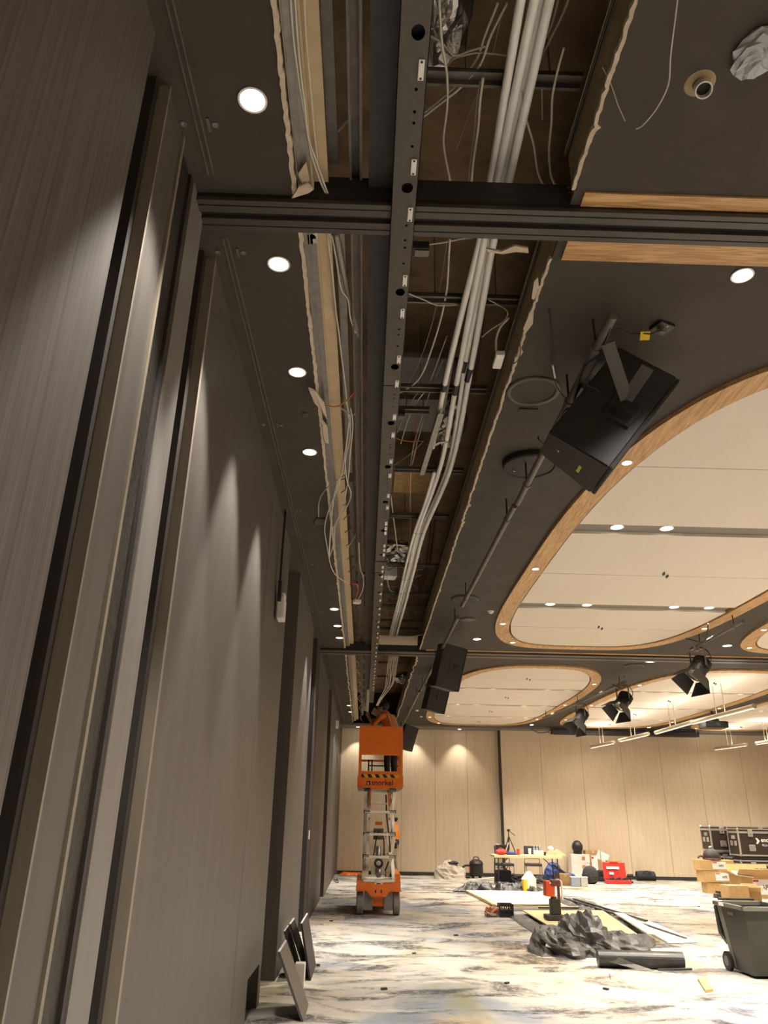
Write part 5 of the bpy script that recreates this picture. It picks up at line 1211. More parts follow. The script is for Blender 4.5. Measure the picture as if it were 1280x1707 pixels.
# things on the table
def tb(px, Y=None): return X_(px, Y or tcy, 1422)
a = thing('tool_bag', 'red cloth bag on the table', 'bag', (tb(835, 22.0), 22.0, TZ)); MB().ell((0, 0, .07), (.17, .12, .075), 16, 10, None, 0, .08).build('body', 'red_case', a); MB().tube(smoothpts([(-.08, 0, .13), (0, 0, .17), (.08, 0, .13)], 5), .01, 6).build('handle', 'red_case', a)
a = thing('pouch', 'flat blue pouch on the table beside the red bag', 'pouch', (tb(852, 22.0), 22.0, TZ)); MB().box((0, 0, .04), (.26, .14, .07), None, 0, .02).build('body', 'blue_cloth', a); MB().box((0, -.03, .077), (.2, .012, .006)).build('zip', 'dark_cloth', a)
a = thing('tin_can', 'orange tin can on the table beside the tripod', 'can', (tb(864, 22.05), 22.05, TZ)); MB().lathe((0, 0, 0), [(0, 0), (.045, 0), (.045, .16), (0, .16)], 16).build('body', 'tool_red', a); MB().lathe((0, 0, .16), [(.046, -.004), (.048, 0), (.044, .006), (0, .004)], 16).build('rim', 'chrome', a)
a = thing('paper_cup', 'white paper cup in the middle of the table', 'cup', (tb(883, 22.0), 22.0, TZ)); MB().lathe((0, 0, 0), [(0, 0), (.032, 0), (.043, .16), (.040, .16), (.03, .01)], 16).build('cup', 'white_paint', a); MB().lathe((0, 0, .16), [(.046, -.004), (.047, .008), (.03, .012), (0, .012)], 16).build('lid', 'white_plastic', a)
for i, px in enumerate((890.5, 895.5, 900.5)):
    a = thing('water_bottle', ['clear water bottle beside the white cup', 'middle clear water bottle on the table', 'clear water bottle closest to the yellow papers'][i], 'bottle', (tb(px, 22.35), 22.35, TZ), 0, 'water bottles on the table')
    MB().lathe((0, 0, 0), [(0, 0), (.033, 0), (.035, .02), (.034, .13), (.030, .16), (.014, .20), (.013, .215)], 14).build('bottle', 'water', a, smooth=True); MB().lathe((0, 0, .212), [(.016, 0), (.016, .022), (0, .022)], 12).build('cap', 'white_plastic', a)
a = thing('plastic_tub', 'white plastic tub on the table under the bottles', 'tub', (tb(898, 22.02), 22.02, TZ)); MB().box((0, 0, .055), (.24, .16, .11), None, 0, .015).build('tub', 'white_plastic', a); MB().box((0, 0, .113), (.25, .17, .012), None, 0, .004).build('lid', 'white_paint', a)
a = thing('tape_measure', 'small black tape measure beside the yellow papers', 'tool', (tb(908, 22.0), 22.0, TZ)); MB().lathe((0, 0, .045), [(0, -.02), (.045, -.02), (.045, .02), (0, .02)], 16, axis=rot('X', 90)).build('case', 'black_plastic', a); MB().bb(-.01, .01, -.03, .03, .085, .10).build('clip', 'chrome', a)
a = thing('folded_papers', 'pile of yellow folded papers on the table', 'papers', (tb(917, 22.0), 22.0, TZ))
for i in range(4): MB().box((.01*i, 0, .02+.027*i), (.26-.02*i, .2, .022), rot('Y', 6-4*i)).build('sheet', 'table_top', a)
a = thing('paper_ball', 'crumpled white paper on top of the yellow papers', 'paper', (tb(918, 22.05), 22.05, TZ+.115)); MB().ell((0, 0, .06), (.07, .06, .06), 12, 8, None, 0, .25).build('ball', 'white_paint', a)
a = thing('foam_block', 'yellow foam wedge at the end of the table', 'foam', (tb(931, 22.1), 22.1, TZ)); m = MB().add([(-.14, -.12, 0), (.22, -.12, 0), (-.04, -.12, .16), (-.14, .12, 0), (.22, .12, 0), (-.04, .12, .16)], [(0, 1, 2), (5, 4, 3), (0, 3, 4, 1), (1, 4, 5, 2), (2, 5, 3, 0)]); m.build('wedge', 'mdf', a); MB().box((.02, -.1, .03), (.2, .06, .06)).build('block', 'table_top', a)
a = thing('laptop_bag', 'black hard case standing at the back of the table', 'case', (tb(836, 22.45), 22.45, TZ)); MB().box((0, 0, .12), (.30, .10, .24), None, 0, .01).build('case', 'black_plastic', a); MB().box((-.1, -.02, .245), (.08, .06, .02), None, 0, .004).build('label', 'white_paint', a)
a = thing('tripod', 'black camera tripod standing on the table', 'tripod', (tb(849, 22.3), 22.3, TZ)); zt = .58
for k, (dx, dy) in enumerate(((-.16, -.06), (.18, -.08), (.0, .16))): MB().cyl((0, 0, zt-.12), (dx, dy, .0), .014, 8).build('leg', 'black_plastic', a)
MB().cyl((0, 0, .12), (0, 0, zt), .014, 8).build('centre_column', 'black_plastic', a); MB().box((0, 0, zt+.03), (.08, .07, .06), None, 0, .01).build('pan_head', 'black_plastic', a); MB().cyl((.03, -.02, zt), (.17, -.06, zt-.10), .009, 8).build('pan_handle', 'black_plastic', a)
tag(MB().bar((tb(842, 22.2)+.02, 22.2, TZ+.10), (tb(846, 22.2)+.04, 22.2, TZ+.30), .035, .02).build('white_tube', 'white_plastic'), 'white tube leaning between the red bag and the tripod', 'tube')
# ---- chairs
def chair(x, y, rz, label):
    t = thing('chair', label, 'chair', (x, y, 0), rz, 'black chairs behind the table')
    MB().box((0, 0, .45), (.46, .44, .07), None, 0, .025).build('seat', 'chair_fabric', t); MB().box((0, .22, .76), (.44, .05, .34), rot('X', -8), 0, .02).build('backrest', 'chair_fabric', t)
    for sx in (-1, 1):
        MB().tube(smoothpts([(sx*.21, -.2, 0), (sx*.215, -.19, .25), (sx*.22, -.17, .42)], 4), .012, 8).build('leg', 'chrome', t); MB().tube(smoothpts([(sx*.21, .26, 0), (sx*.215, .2, .45), (sx*.2, .23, .8)], 5), .012, 8).build('leg', 'chrome', t)
        MB().cyl((sx*.218, -.18, .41), (sx*.218, .2, .41), .011, 8).build('seat_rail', 'chrome', t)
    return t
chair(X_(841, 23.3), 23.3, .12, 'black upholstered chair behind the tripod end of the table'); chair(X_(889, 23.4), 23.4, -.08, 'black upholstered chair behind the bottles on the table')
# ---- under and beside the table
a = thing('tool_bag', 'black open tool bag under the tripod end of the table', 'bag', (X_(839, 22.6), 22.65, 0)); MB().box((0, 0, .17), (.42, .28, .34), None, 0, .05).build('bag', 'dark_cloth', a); MB().tube(smoothpts([(-.12, 0, .33), (0, 0, .42), (.12, 0, .33)], 5), .012, 6).build('handle', 'black_rubber', a); MB().cyl((.06, -.05, .33), (.17, -.1, .50), .012, 8).build('tool_handle', 'steel_black', a); MB().box((-.06, -.02, .36), (.1, .05, .04), None, 0, .01).build('white_tool', 'white_paint', a)
heap('tool_pile', (X_(858, 22.9), 22.9, 0), (.28, .22, .22), 'dark_cloth', 'low dark pile of tools under the middle of the table', 'tools', .5, 3, 3.3)
heap('dark_bag', (X_(897, 23.0), 22.95, 0), (.25, .2, .20), 'black_plastic', 'slumped dark bag behind the yellow sack', 'bag', .4, 2.6, 6.)
a = thing('shoulder_bag', 'blue duffel bag slumped at the end of the table', 'bag', (X_(922, 23.1), 23.15, 0)); m = MB().ell((0, 0, .26), (.24, .18, .27), 18, 12, rot('Y', 14), 0, .1); m.build('bag', 'blue_cloth', a); MB().tube(smoothpts([(0, -.12, .48), (.18, -.14, .35), (.42, -.05, .18), (.55, 0, .08)], 6), .035, 8).build('strap', 'dark_cloth', a)
heap('blue_jacket', (X_(944, 23.4), 23.4, 0), (.30, .24, .24), 'blue_cloth', 'crumpled blue jacket between the blue duffel and the cartons', 'jacket', .45, 2.6, 8.8)
def carton(name, x, y, z, d, rz, label, m_='cardboard', group=None, flaps=False, labels=True, tape=True, txt=None):
    t = thing(name, label, 'box', (x, y, z), rz, group); w_, dp, h = d
    if flaps:
        b = MB(); th = .008; b.bb(-w_/2, w_/2, -dp/2, dp/2, 0, th); b.bb(-w_/2, w_/2, -dp/2, -dp/2+th, 0, h); b.bb(-w_/2, w_/2, dp/2-th, dp/2, 0, h); b.bb(-w_/2, -w_/2+th, -dp/2, dp/2, 0, h); b.bb(w_/2-th, w_/2, -dp/2, dp/2, 0, h); b.build('body', m_, t)
        for s_, ang in ((-1, 35), (1, 60)):
            L = dp*.5; dy, dz = s_*math.cos(math.radians(ang))*L, math.sin(math.radians(ang))*L; MB().bar((-w_/2, s_*dp/2+dy/2, h+dz/2), (w_/2, s_*dp/2+dy/2, h+dz/2), L, th, 0, (0, -s_*math.sin(math.radians(ang)), math.cos(math.radians(ang)))).build('flap', m_, t)
        for s_, ang in ((-1, 25), (1, 50)):
            L = dp*.45; dx, dz = s_*math.cos(math.radians(ang))*L, math.sin(math.radians(ang))*L; MB().bar((s_*w_/2+dx/2, -dp/2, h+dz/2), (s_*w_/2+dx/2, dp/2, h+dz/2), L, th, 0, (-s_*math.sin(math.radians(ang)), 0, math.cos(math.radians(ang)))).build('flap', m_, t)
    else:
        MB().box((0, 0, h/2), (w_, dp, h), None, 0, .006).build('body', m_, t)
        MB().bb(-w_/2+.01, w_/2-.01, -dp*.25, dp*.25, h, h+.004).build('lid_flap', m_, t)
        if tape: MB().bb(-.03, .03, -dp/2-.0015, dp/2+.0015, h-.06, h+.0055).build('tape', 'gyps_paper' if m_ != 'carton_white' else 'label_white', t)
    if labels:
        lb = MB().bb(-w_*.14, w_*.26, -dp/2-.003, -dp/2-.001, h*.16, h*.84).build('label', 'label_white', t)
        if txt: lettering('lettering', txt, h*.30, (w_*.05, -dp/2-.0042, h*.38), R_FRONT, 'print_dark', lb, True)
        MB().bb(-w_*.13, w_*.0, -dp/2-.004, -dp/2-.003, h*.72, h*.80).build('print_bar', 'print_red', lb)
    return t
carton('cardboard_box', X_(939, 22.35), 22.45, 0, (.32, .34, .28), .15, 'plain cardboard box beside the end of the table', 'cardboard_dark', None, False, False)
for i in range(2):
    a = thing('plastic_container', ['clear container with blue contents beside the backpack', 'clear lidded container touching the backpack'][i], 'container', (X_((957, 971)[i], 22.1), 22.1, 0)); MB().box((0, 0, .11), (.24-.05*i, .2, .22), None, 0, .02).build('tub', ('water', 'clear_plastic')[i], a); MB().box((0, 0, .228), (.25-.05*i, .21, .02), None, 0, .006).build('lid', 'white_plastic', a)
zc = Z_(1424, 24.75, 966)/3
for i in range(3):
    t = carton('white_carton', X_(966, 24.75)+.01*(i-1), 24.78, i*(zc+.001), (.56, .42, zc), .03*(1-i), ['white carton at the bottom of the stack of three', 'white carton in the middle of the stack of three', 'white carton under the black helmet'][i], 'carton_white', 'stack of white cartons', False, False, False)
    MB().bb(.04, .14, -.213, -.211, zc*.3, zc*.75).build('print_mark', 'cardboard_dark', t)
a = thing('helmet', 'black motorcycle helmet on the white carton stack', 'helmet', (X_(965, 24.75), 24.75, 3*zc+.008)); MB().ell((0, 0, .19), (.165, .17, .19), 22, 14).build('shell', 'black_plastic', a, smooth=True); MB().box((0, -.155, .17), (.2, .03, .10), rot('X', 6), 0, .01).build('visor', 'speaker_dark', a); MB().lathe((0, 0, .02), [(.10, -.02), (.13, -.01), (.14, .03)], 18).build('neck_roll', 'black_rubber', a)
carton('tall_carton', X_(989, 24.8), 24.83, 0, (.46, .34, Z_(1418, 24.8, 988)), -.05, 'tall brown cardboard box behind the backpack', 'cardboard_dark', None, False, True)
a = thing('backpack', 'black backpack slumped in front of the white cartons', 'backpack', (X_(984, 23.0), 23.05, 0)); m = MB().ell((0, 0, .22), (.23, .16, .24), 18, 12, rot('Y', -12), 0, .06); m.build('bag', 'dark_cloth', a, smooth=True); MB().box((.05, -.12, .14), (.24, .1, .18), rot('Y', -10), 0, .03).build('pocket', 'black_plastic', a); MB().tube(smoothpts([(-.1, .1, .4), (-.16, .14, .25), (-.12, .14, .08)], 5), .02, 6).build('strap', 'dark_cloth', a)
a = thing('dark_satchel', 'small dark bag between the backpack and the red case', 'bag', (X_(1002, 24.2), 24.2, 0)); MB().box((0, 0, .15), (.26, .2, .30), rot('Z', 10), 0, .05).build('bag', 'dark_cloth', a); MB().box((0, -.1, .22), (.2, .03, .12), rot('Z', 10), 0, .01).build('flap', 'black_plastic', a)
a = thing('padded_envelope', 'white padded envelope tilted above the red case', 'envelope', (X_(1012, 24.3), 24.66, .545)); MB().box((0, 0, .10), (.36, .02, .24), rot('Y', 24), 0, .006).build('envelope', 'white_paint', a); MB().box((.03, -.012, .14), (.12, .004, .06), rot('Y', 24)).build('label', 'label_white', a)
carton('cardboard_box', X_(1024, 24.6), 24.68, 0, (.46, .3, .55), .0, 'brown box holding the white envelope behind the red case', 'cardboard', None, False, False)
# red tool case, open
a = thing('tool_case', 'open red plastic tool case standing before the far wall', 'tool case', (X_(1026, 23.35), 23.4, 0), -.05)
MB().box((.03, -.10, .05), (.68, .34, .10), None, 0, .015).build('tray', 'red_case', a); MB().box((0, .10, .32), (.64, .07, .44), rot('X', -8), 0, .02).build('lid', 'red_case', a); MB().box((.02, -.1, .11), (.56, .24, .03), None, 0, .005).build('insert', 'black_plastic', a)
MB().box((-.05, .048, .40), (.36, .006, .07), rot('X', -8)).build('label', 'label_white', a); MB().box((-.1, .03, .26), (.12, .006, .07), rot('X', -8)).build('label', 'label_white', a); MB().bb(-.12, .12, .08, .12, .53, .56).build('handle', 'red_case', a)
for i in range(3): MB().cyl((-.18+.18*i, -.16, .13), (-.08+.18*i, -.05, .15), .025, 8).build('drill_part', 'steel_black', a)
a = thing('power_drill', 'small dark power tool on the floor beside the red case', 'drill', (X_(1049, 23.6), 23.6, 0)); MB().box((0, 0, .03), (.12, .10, .06), None, 0, .01).build('battery', 'black_plastic', a); MB().cyl((0, 0, .05), (.01, 0, .17), .026, 10).build('grip', 'black_plastic', a); MB().cyl((-.07, 0, .20), (.09, 0, .20), .04, 12).build('motor', 'dark_cloth', a); MB().cyl((.09, 0, .20), (.14, 0, .20), .018, 10).build('chuck', 'chrome', a)
a = thing('duffel_bag', 'dark blue duffel bag lying against the far wall', 'bag', (X_(1075, 24.7), 24.72, 0)); m = MB(); m.tube(smoothpts([(-.28, 0, .13), (-.24, 0, .13), (0, 0, .14), (.24, 0, .13), (.28, 0, .13)], 4), [.04]+[.10]*2+[.13]*13+[.04], 18); m.build('bag', 'dark_cloth', a, smooth=True); MB().tube(smoothpts([(-.12, -.11, .18), (-.05, -.14, .27), (.08, -.14, .26), (.14, -.11, .18)], 5), .012, 6).build('handle', 'black_rubber', a); MB().bb(-.2, .2, -.012, .012, .268, .274).build('zip', 'blue_cloth', a)
# ---- sheets, boards and plastic in the middle of the floor
rumple('plastic_sheet', [(2.2, 19.75), (4.35, 19.5), (4.5, 20.7), (2.3, 20.6)], 70, 34, .20, 2.6, 'poly_black', 'black plastic sheet bunched along the back of the white board', 'plastic sheet', 5.)
slab('white_board', [(2.60, 16.5), (4.02, 16.74), (4.5, 19.65), (2.55, 19.6)], .035, .02, 'sheet_white', 'large glaring white board laid on the black plastic')
tag(MB().bar((2.50, 19.6, .03), (2.72, 15.6, .035), .09, .05).build('timber_batten', 'mdf'), 'long yellow timber batten along the edge of the white board', 'timber')
tag(MB().bar((2.75, 16.35, .03), (4.3, 16.45, .03), .08, .022).build('timber_batten', 'mdf'), 'yellow batten across the front of the white board', 'timber')
rumple('plastic_sheet', [(2.55, 15.9), (4.6, 15.6), (4.5, 16.35), (2.6, 16.3)], 40, 12, .02, 3., 'poly_grey', 'grey plastic strip between the white board and the yellow board', 'plastic sheet', 1.3)
rumple('plastic_sheet', [(2.62, 15.4), (2.95, 15.2), (2.95, 12.2), (2.62, 12.3)], 14, 50, .03, 3., 'poly_grey', 'grey plastic strip along the edge of the yellow board', 'plastic sheet', 11.3)
slab('yellow_board', [(2.95, 12.5), (4.08, 12.4), (4.52, 15.6), (2.98, 15.4)], .045, .018, 'mdf', 'pale yellow fibreboard sheet under the red machine')
rumple('plastic_sheet', [(4.15, 13.2), (4.62, 13.0), (4.95, 18.0), (4.25, 18.9)], 22, 90, .06, 2.8, 'poly_grey', 'folded grey plastic running past the yellow board', 'plastic sheet', 7.1)
for i, (a_, b_) in enumerate([((4.35, 18.0, .07), (4.62, 14.6, .06)), ((4.5, 17.6, .08), (4.85, 14.2, .05)), ((4.62, 15.2, .04), (4.75, 12.3, .03)), ((4.2, 16.1, .05), (3.4, 16.0, .05))]):
    tag(MB().bar(a_, b_, .05, .02).build('dark_strip', 'steel_black'), ['dark metal strip on the folded grey plastic', 'second dark metal strip on the folded grey plastic', 'dark strip beside the white planks', 'short dark strip before the white board'][i], 'strip')
slab('white_plank', [(4.12, 12.1), (4.30, 12.05), (4.60, 14.6), (4.46, 14.7)], .10, .02, 'sheet_white', 'white plank beside the folded grey plastic')
slab('white_plank', [(4.36, 12.0), (4.84, 12.1), (5.0, 15.05), (4.66, 15.05)], .006, .022, 'sheet_white', 'wide white plank closest to the wheeled bin')
# crumpled plastic heaps
heap('crumpled_plastic', (2.58, 11.05, 0), (.36, .50, .30), 'poly_grey', 'crumpled grey plastic lump at the lift side of the heap', 'plastic sheet', .55, 2.2, 2.0, 26, 12)
heap('crumpled_plastic', (2.98, 11.25, 0), (.34, .60, .44), 'poly_grey', 'tall crumpled grey plastic lump in the middle of the heap', 'plastic sheet', .5, 2.0, 4.4, 26, 12)
heap('crumpled_plastic', (3.35, 11.0, 0), (.40, .55, .27), 'poly_grey', 'wide crumpled grey plastic lump behind the black roll', 'plastic sheet', .5, 2.0, 7.9, 26, 12)
rumple('plastic_sheet', [(3.4, 11.4), (4.0, 11.5), (4.15, 12.2), (3.5, 12.3)], 26, 22, .12, 3.2, 'poly_grey', 'loose grey plastic tail past the heap', 'plastic sheet', 3.7)
a = thing('plastic_roll', 'black roll of plastic lying in front of the heap', 'roll', (3.3, 9.98, 0))
MB().cyl((-.50, .06, .092), (.48, -.02, .092), .09, 26).build('roll', 'poly_black', a); MB().cyl((.476, -.02, .092), (.484, -.0205, .092), .03, 14).build('core', 'cardboard_dark', a)
MB().add([(-.36, -.02, .15), (-.10, -.10, .06), (.1, -.17, .006), (-.05, -.16, .004), (-.30, -.06, .05), (-.46, -.02, .08)], [(0, 1, 4, 5), (1, 2, 3, 4)]).build('loose_flap', 'poly_grey', a)
tag(MB().cyl((3.42, 9.80, .02), (3.82, 9.82, .03), .012, 8).build('metal_rod', 'steel_black'), 'thin dark rod along the front of the black roll', 'rod')
tag(MB().cyl((2.72, 9.3, .004), (2.80, 9.62, .004), .003, 6).build('wire_offcut', 'steel_black'), 'thin dark wire offcut on the carpet before the black roll', 'wire')
tag(MB().prism([tuple(pz(x_, y_)[:2]) for x_, y_ in ((1163, 1634), (1176, 1655), (1189, 1653), (1177, 1633))], .002, .024).build('timber_offcut', 'pine'), 'small yellow timber offcut on the carpet near the bin', 'timber')
# mop head and crate
a = thing('rope_bundle', 'tangled orange and white rope beside the black crate', 'rope', (2.33, 14.9, 0))
for i in range(9):
    pts = [(random.uniform(-.13, .13), random.uniform(-.13, .13), .015+.16*random.random()*(1 if k % 2 else .3)) for k in range(7)]
    MB().tube(smoothpts(pts, 4), .016, 6).build('strand', 'cable_orange' if i % 3 == 0 else 'drop_cloth', a, smooth=True)
a = thing('plastic_crate', 'small black slotted plastic crate beside the rope', 'crate', (2.58, 14.95, 0)); b = MB(); b.bb(-.12, .12, -.12, .12, 0, .01)
for (x0, x1, y0, y1) in ((-.12, .12, -.12, -.11), (-.12, .12, .11, .12), (-.12, -.11, -.12, .12), (.11, .12, -.12, .12)):
    for z0, z1 in ((.01, .05), (.09, .12), (.17, .21)): b.bb(x0, x1, y0, y1, z0, z1)
for sx in (-.115, -.04, .04, .115):
    for sy in (-.115, .115): b.bb(sx-.012, sx+.012, sy-.006, sy+.006, 0, .21); b.bb(sy-.006, sy+.006, sx-.012, sx+.012, 0, .21)
b.build('crate', 'black_plastic', a); MB().bb(-.10, .10, -.10, .10, .01, .12).build('contents', 'dark_cloth', a)
# red machine on its stand
a = thing('floor_machine', 'upright red and black machine standing on the yellow board', 'machine', (3.22, 13.95, .064), .05)
MB().box((0, 0, .045), (.30, .26, .08), None, 0, .015).build('base', 'steel_black', a); MB().box((.02, .0, .20), (.16, .14, .24), None, 0, .015).build('lower_housing', 'black_plastic', a)
MB().box((.11, .04, .34), (.04, .05, .56), None, 0, .008).build('column', 'copper_red', a); MB().box((-.06, 0, .47), (.17, .17, .24), rot('Y', 4), 0, .025).build('motor', 'tool_red', a); MB().box((.03, -.03, .56), (.16, .15, .10), None, 0, .02).build('gearbox', 'copper_red', a)
MB().tube(smoothpts([(.06, 0, .60), (.15, 0, .58), (.16, 0, .45), (.15, -.03, .30)], 5), .016, 8).build('cable', 'white_plastic', a); MB().cyl((0, -.02, .35), (0, -.02, .30), .05, 14).build('collar', 'steel_black', a); MB().bb(-.13, -.03, -.092, -.086, .42, .52).build('badge', 'tool_red', a)
for sx in (-1, 1): MB().box((sx*.05, -.09, .56), (.05, .01, .02), None, 0, .003).build('vent', 'white_paint', a)
# sack
a = thing('cement_sack', 'yellow and white paper sack standing before the table', 'sack', (4.0, 19.75, 0), .1)
MB().box((0, 0, .16), (.33, .20, .32), None, 0, .05).build('sack_body', 'yellow', a); m = MB().add([(-.165, -.09, .30), (.165, -.09, .30), (.165, .09, .30), (-.165, .09, .30), (-.04, -.02, .47), (.05, -.02, .47), (.05, .02, .47), (-.04, .02, .47)], [(0, 1, 5, 4), (1, 2, 6, 5), (2, 3, 7, 6), (3, 0, 4, 7), (4, 5, 6, 7), (3, 2, 1, 0)]); m.build('folded_top', 'white_paint', a); MB().bb(-.07, .14, -.104, -.099, .10, .30).build('print_panel', 'label_white', a); MB().bb(.06, .10, -.106, -.104, .11, .15).build('print_mark', 'print_dark', a)
# ---- wheeled bin, seen from its side, lid hanging open behind
a = thing('wheelie_bin', 'dark green wheeled bin with its lid hanging open', 'bin', (4.56, 9.68, 0), math.radians(-88))
prof = [(-.21, .03), (.24, .03), (.34, .70), (-.31, .70)]
b = MB(); vs = []
for (x, z), hwid in zip(prof, (.21, .21, .27, .27)): vs += [(x, -hwid, z), (x, hwid, z)]
b.add(vs, [(0, 1, 3, 2), (0, 2, 4, 6), (1, 7, 5, 3), (2, 3, 5, 4), (0, 6, 7, 1)]); vi = [(x*.96, y*.96, z if z > .5 else z+.02) for x, y, z in vs]; b.add(vi, [(2, 3, 1, 0), (6, 4, 2, 0), (3, 5, 7, 1), (4, 5, 3, 2), (1, 7, 6, 0)]); b.build('body', 'bin_green', a)
r_ = MB(); r_.bb(-.34, .37, -.30, -.26, .68, .72); r_.bb(-.34, .37, .26, .30, .68, .72); r_.bb(-.35, -.29, -.30, .30, .68, .72); r_.bb(.32, .38, -.30, .30, .68, .72); r_.build('rim', 'bin_light', a)
s_ = MB(); s_.add([(-.212, -.214, .05), (-.14, -.214, .05), (-.20, -.274, .69), (-.312, -.274, .69), (-.212, -.2, .05), (-.14, -.2, .05), (-.20, -.26, .69), (-.312, -.26, .69)], [(0, 1, 2, 3), (7, 6, 5, 4), (0, 4, 5, 1), (1, 5, 6, 2), (2, 6, 7, 3), (3, 7, 4, 0)]); s_.build('lit_side_strip', 'bin_light', a)  # paler colour paints the light falling on this side of the bin
l_ = MB(); l_.add([(-.36, -.26, .68), (-.36, .26, .68), (-.345, .24, .36), (-.30, .20, .28), (-.30, -.20, .28), (-.345, -.24, .36), (-.40, -.27, .66), (-.40, .27, .66), (-.405, .25, .37), (-.34, .20, .26), (-.34, -.20, .26), (-.405, -.25, .37)], [(0, 1, 2, 3, 4, 5), (11, 10, 9, 8, 7, 6)]+[(i, 6+i, 6+(i+1) % 6, (i+1) % 6) for i in range(6)]); l_.build('lid', 'bin_green', a)
MB().cyl((-.36, -.22, .74), (-.36, .22, .74), .014, 10).build('handle_bar', 'black_rubber', a); MB().bb(-.31, .33, .255, .265, .72, .722).build('inner_edge', 'bin_green', a)
for sy in (-1, 1):
    w_ = MB().lathe((-.27, sy*.24, .10), [(0, -.025), (.07, -.025), (.10, -.02), (.10, .02), (.07, .025), (0, .025)], 24, axis=rot('X', 90)).build('wheel', 'black_rubber', a); MB().lathe((-.27, sy*.24, .10), [(0, -sy*.027), (.05, -sy*.027), (.055, -sy*.02)], 16, axis=rot('X', 90)).build('hub', 'bin_light', w_)
MB().cyl((-.27, -.24, .10), (-.27, .24, .10), .012, 8).build('axle', 'steel_black', a); MB().bb(-.18, -.08, -.31, -.30, .685, .715).build('label', 'label_white', a); MB().box((.0, -.268, .62), (.13, .006, .035), rot('X', -5)).build('embossed_mark', 'bin_light', a)
# ---- boxes, flight cases
SY = 20.45; bh = [.25, .26, .24]; z = 0
for i in range(3):
    carton('parts_carton', X_(1196, SY)+.02+(.14, .05, 0)[i], SY+.25, z, ((.86), .46, bh[i]), (-.10, -.06, -.03)[i], ['labelled brown carton at the bottom of the stack by the bin', 'labelled brown carton in the middle of the stack by the bin', 'labelled brown carton under the dark dome'][i], 'cardboard', 'labelled cartons', False, True, True, 'APS'); z += bh[i]+.006
a = thing('dome_helmet', 'shiny dark dome with a knob on the top labelled carton', 'helmet', (X_(1192, SY, 1440)+.02, SY+.2, z+.002)); MB().lathe((0, 0, 0), [(0, 0), (.20, 0), (.215, .03), (.205, .11), (.16, .20), (.07, .255), (0, .265)], 26).build('dome', 'speaker_black', a, smooth=True); MB().ell((0, 0, .28), (.05, .05, .035), 12, 8).build('knob', 'chrome', a); MB().lathe((0, 0, .0), [(.21, .0), (.225, .01), (.215, .035)], 26).build('rim', 'copper_red', a); MB().tube(smoothpts([(-.2, 0, .05), (-.30, -.02, .08), (-.36, 0, .03)], 5), .025, 8).build('strap', 'copper_red', a)
carton('open_carton', X_(1262, 19.5), 19.75, 0, (.98, .5, .48), -.06, 'big open labelled carton beside the stack with raised flaps', 'cardboard', 'labelled cartons', True, True, False, 'APS')
tag(MB().box((X_(1240, 19.5), 19.62, .50), (.40, .30, .02), rot('Y', 6) @ rot('X', 14), 0, .004).build('paper_sheet', 'white_paint'), 'white paper sheet lying in the big open carton', 'paper')
carton('open_carton', X_(1226, 17.9), 18.1, 0, (.46, .36, .36), .12, 'small open carton leaning in front of the big one', 'cardboard', None, False, False, True)
carton('small_carton', X_(1250, 18.2), 18.3, 0, (.34, .3, .24), -.3, 'small plain carton beside the small open one', 'cardboard', None, True, False)
a = thing('black_tray', 'flat black plastic tray before the labelled cartons', 'tray', (X_(1198, 19.3), 19.35, 0)); MB().box((0, 0, .04), (.30, .22, .08), None, 0, .01).build('tray', 'black_plastic', a); MB().box((.02, 0, .11), (.24, .18, .05), rot('Y', 8), 0, .01).build('lid', 'speaker_dark', a)
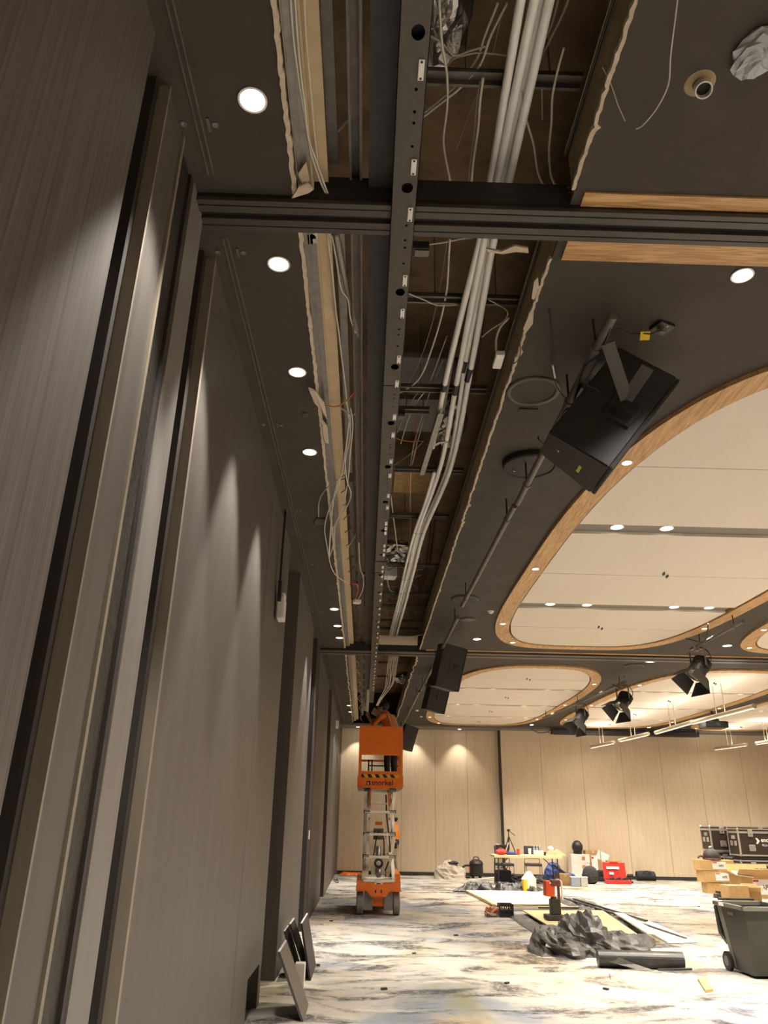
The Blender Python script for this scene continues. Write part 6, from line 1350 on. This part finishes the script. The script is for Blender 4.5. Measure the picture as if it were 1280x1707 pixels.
def flight(x0, x1, y0, y1, z0, z1, label, txt=True):
    t = thing('flight_case', label, 'flight case', ((x0+x1)/2, (y0+y1)/2, z0), 0, 'black flight cases with silver edges'); w_, d_, h = (x1-x0)/2, (y1-y0)/2, z1-z0
    MB().bb(-w_+.012, w_-.012, -d_+.012, d_-.012, .012, h-.012).build('panels', 'flight_black', t)
    zl = h*.86
    for zz, hh in ((.018, .036), (zl, .05), (h-.014, .028)):
        for sy in (-1, 1): MB().bb(-w_, w_, sy*d_-.014*(sy > 0), sy*d_+.014*(sy < 0), zz-hh/2, zz+hh/2).build('edge_profile', 'flight_alu', t)
        for sx in (-1, 1): MB().bb(sx*w_-.014*(sx > 0), sx*w_+.014*(sx < 0), -d_, d_, zz-hh/2, zz+hh/2).build('edge_profile', 'flight_alu', t)
    for sx in (-1, 1):
        for sy in (-1, 1):
            MB().bar((sx*(w_-.012), sy*(d_-.012), 0), (sx*(w_-.012), sy*(d_-.012), h), .036, .036).build('corner_profile', 'flight_alu', t)
            for zz in (.02, h-.02): MB().ell((sx*(w_-.01), sy*(d_-.01), zz), (.035, .035, .035), 10, 6).build('ball_corner', 'chrome', t)
    if h > .4:
        for fx in (-.62, .62):
            c_ = MB().box((fx*w_, -d_-.004, zl-.02), (.13, .02, .17), None, 0, .006).build('butterfly_latch', 'flight_alu', t); MB().box((fx*w_, -d_-.016, zl-.05), (.06, .008, .03), None, 0, .002).build('latch_wing', 'chrome', c_)
        hd_ = MB().box((-.62*w_, -d_-.003, h*.30), (.17, .018, .15), None, 0, .01).build('recessed_handle', 'flight_alu', t); MB().box((-.62*w_, -d_-.013, h*.30), (.12, .006, .10), None, 0, .004).build('handle_well', 'tyre_grey', hd_)
        for fy in (-.4, .35): MB().box((-w_-.004, fy*d_, h*.45), (.016, .14, .12), None, 0, .004).build('side_latch', 'flight_alu', t)
        MB().bb(-w_-.002, -w_+.012, -.35*d_, .3*d_, h*.60, h*.74).build('side_sticker', 'tyre_grey', t)
        if txt:
            lettering('lettering', 'encore', .14, (-.32*w_, -d_+.0105, h*.52), R_FRONT, 'white_paint', t, True); lettering('lettering', 'PLU-184', .075, (-.30*w_, -d_+.0105, h*.36), R_FRONT, 'white_paint', t, True)
            m = MB(); cx, cz = -.40*w_, h*.55
            m.add([(cx-.07, -d_+.0095, cz+.07), (cx-.02, -d_+.0095, cz+.07), (cx+.04, -d_+.0095, cz), (cx-.02, -d_+.0095, cz-.07), (cx-.07, -d_+.0095, cz-.07), (cx-.03, -d_+.0095, cz)], [(0, 5, 2, 1), (5, 4, 3, 2)]); m.v += [p+Vector((0, .006, 0)) for p in m.v]; m.f += [(6, 7, 8, 11), (11, 8, 9, 10)]; m.m += [0, 0]; m.build('logo', 'white_paint', t)
    return t
FB = 21.15
xb = X_(1231, FB, 1400); zb0, zb1 = Z_(1427, FB, 1240), Z_(1381, FB, 1240)
flight(xb, xb+1.75, FB, FB+.62, zb0, zb1, 'black silver-edged flight case with a white logo, upper one in front')
flight(xb-.02, xb+1.72, FB+.02, FB+.60, 0.0, zb0-.10, 'low flight case under the one with the white logo')
xa = X_(1185, FB+.85, 1400); za0, za1 = Z_(1419, FB+.85, 1200), Z_(1377, FB+.85, 1200)
flight(xa, xa+1.75, FB+.85, FB+1.47, za0, za1, 'black silver-edged flight case standing behind, at the end by the wall')
flight(xa+.02, xa+1.73, FB+.87, FB+1.45, 0.0, za0-.004, 'flight case under the rear one')
tag(MB().bb(xb+.05, xb+1.6, FB+.05, FB+.5, zb0-.098, zb0-.004, bev=.01).build('packing_foam', 'steel_black'), 'dark packing layer between the two front flight cases', 'packing')
a = thing('cable_coil', 'coil of dark cable lying beside the dome', 'cable', (X_(1218, 20.9), 20.9, .76)); 
for k in range(3): MB().lathe((0, 0, .012+.02*k), [(.09, 0), (.10, .012), (.11, 0), (.10, -.012), (.09, 0)], 20).build('loop', 'black_rubber', a)
heap('dark_jacket', (X_(1275, 19.7), 19.9, .47), (.3, .2, .16), 'dark_cloth', 'dark jacket bundled on the far end of the open carton', 'jacket', .4, 2.4, 5.5)
# ---- crumbs of debris on the carpet
for i, (px, py) in enumerate([(1092, 1503), (1165, 1512), (690, 1590), (552, 1536), (590, 1514), (845, 1640), (1010, 1650), (640, 1650), (760, 1560), (530, 1610)]):
    q = pz(px, py); s = random.uniform(.015, .04); tag(MB().box((q.x, q.y, s*.25), (s, s*1.6, s*.5), rot('Z', random.uniform(0, 180)), 0, s*.08).build('debris_chip', 'steel_black'), f'dark chip of debris on the carpet, {ORD[i]} of ten scattered', 'debris', 'chips of debris on the carpet')
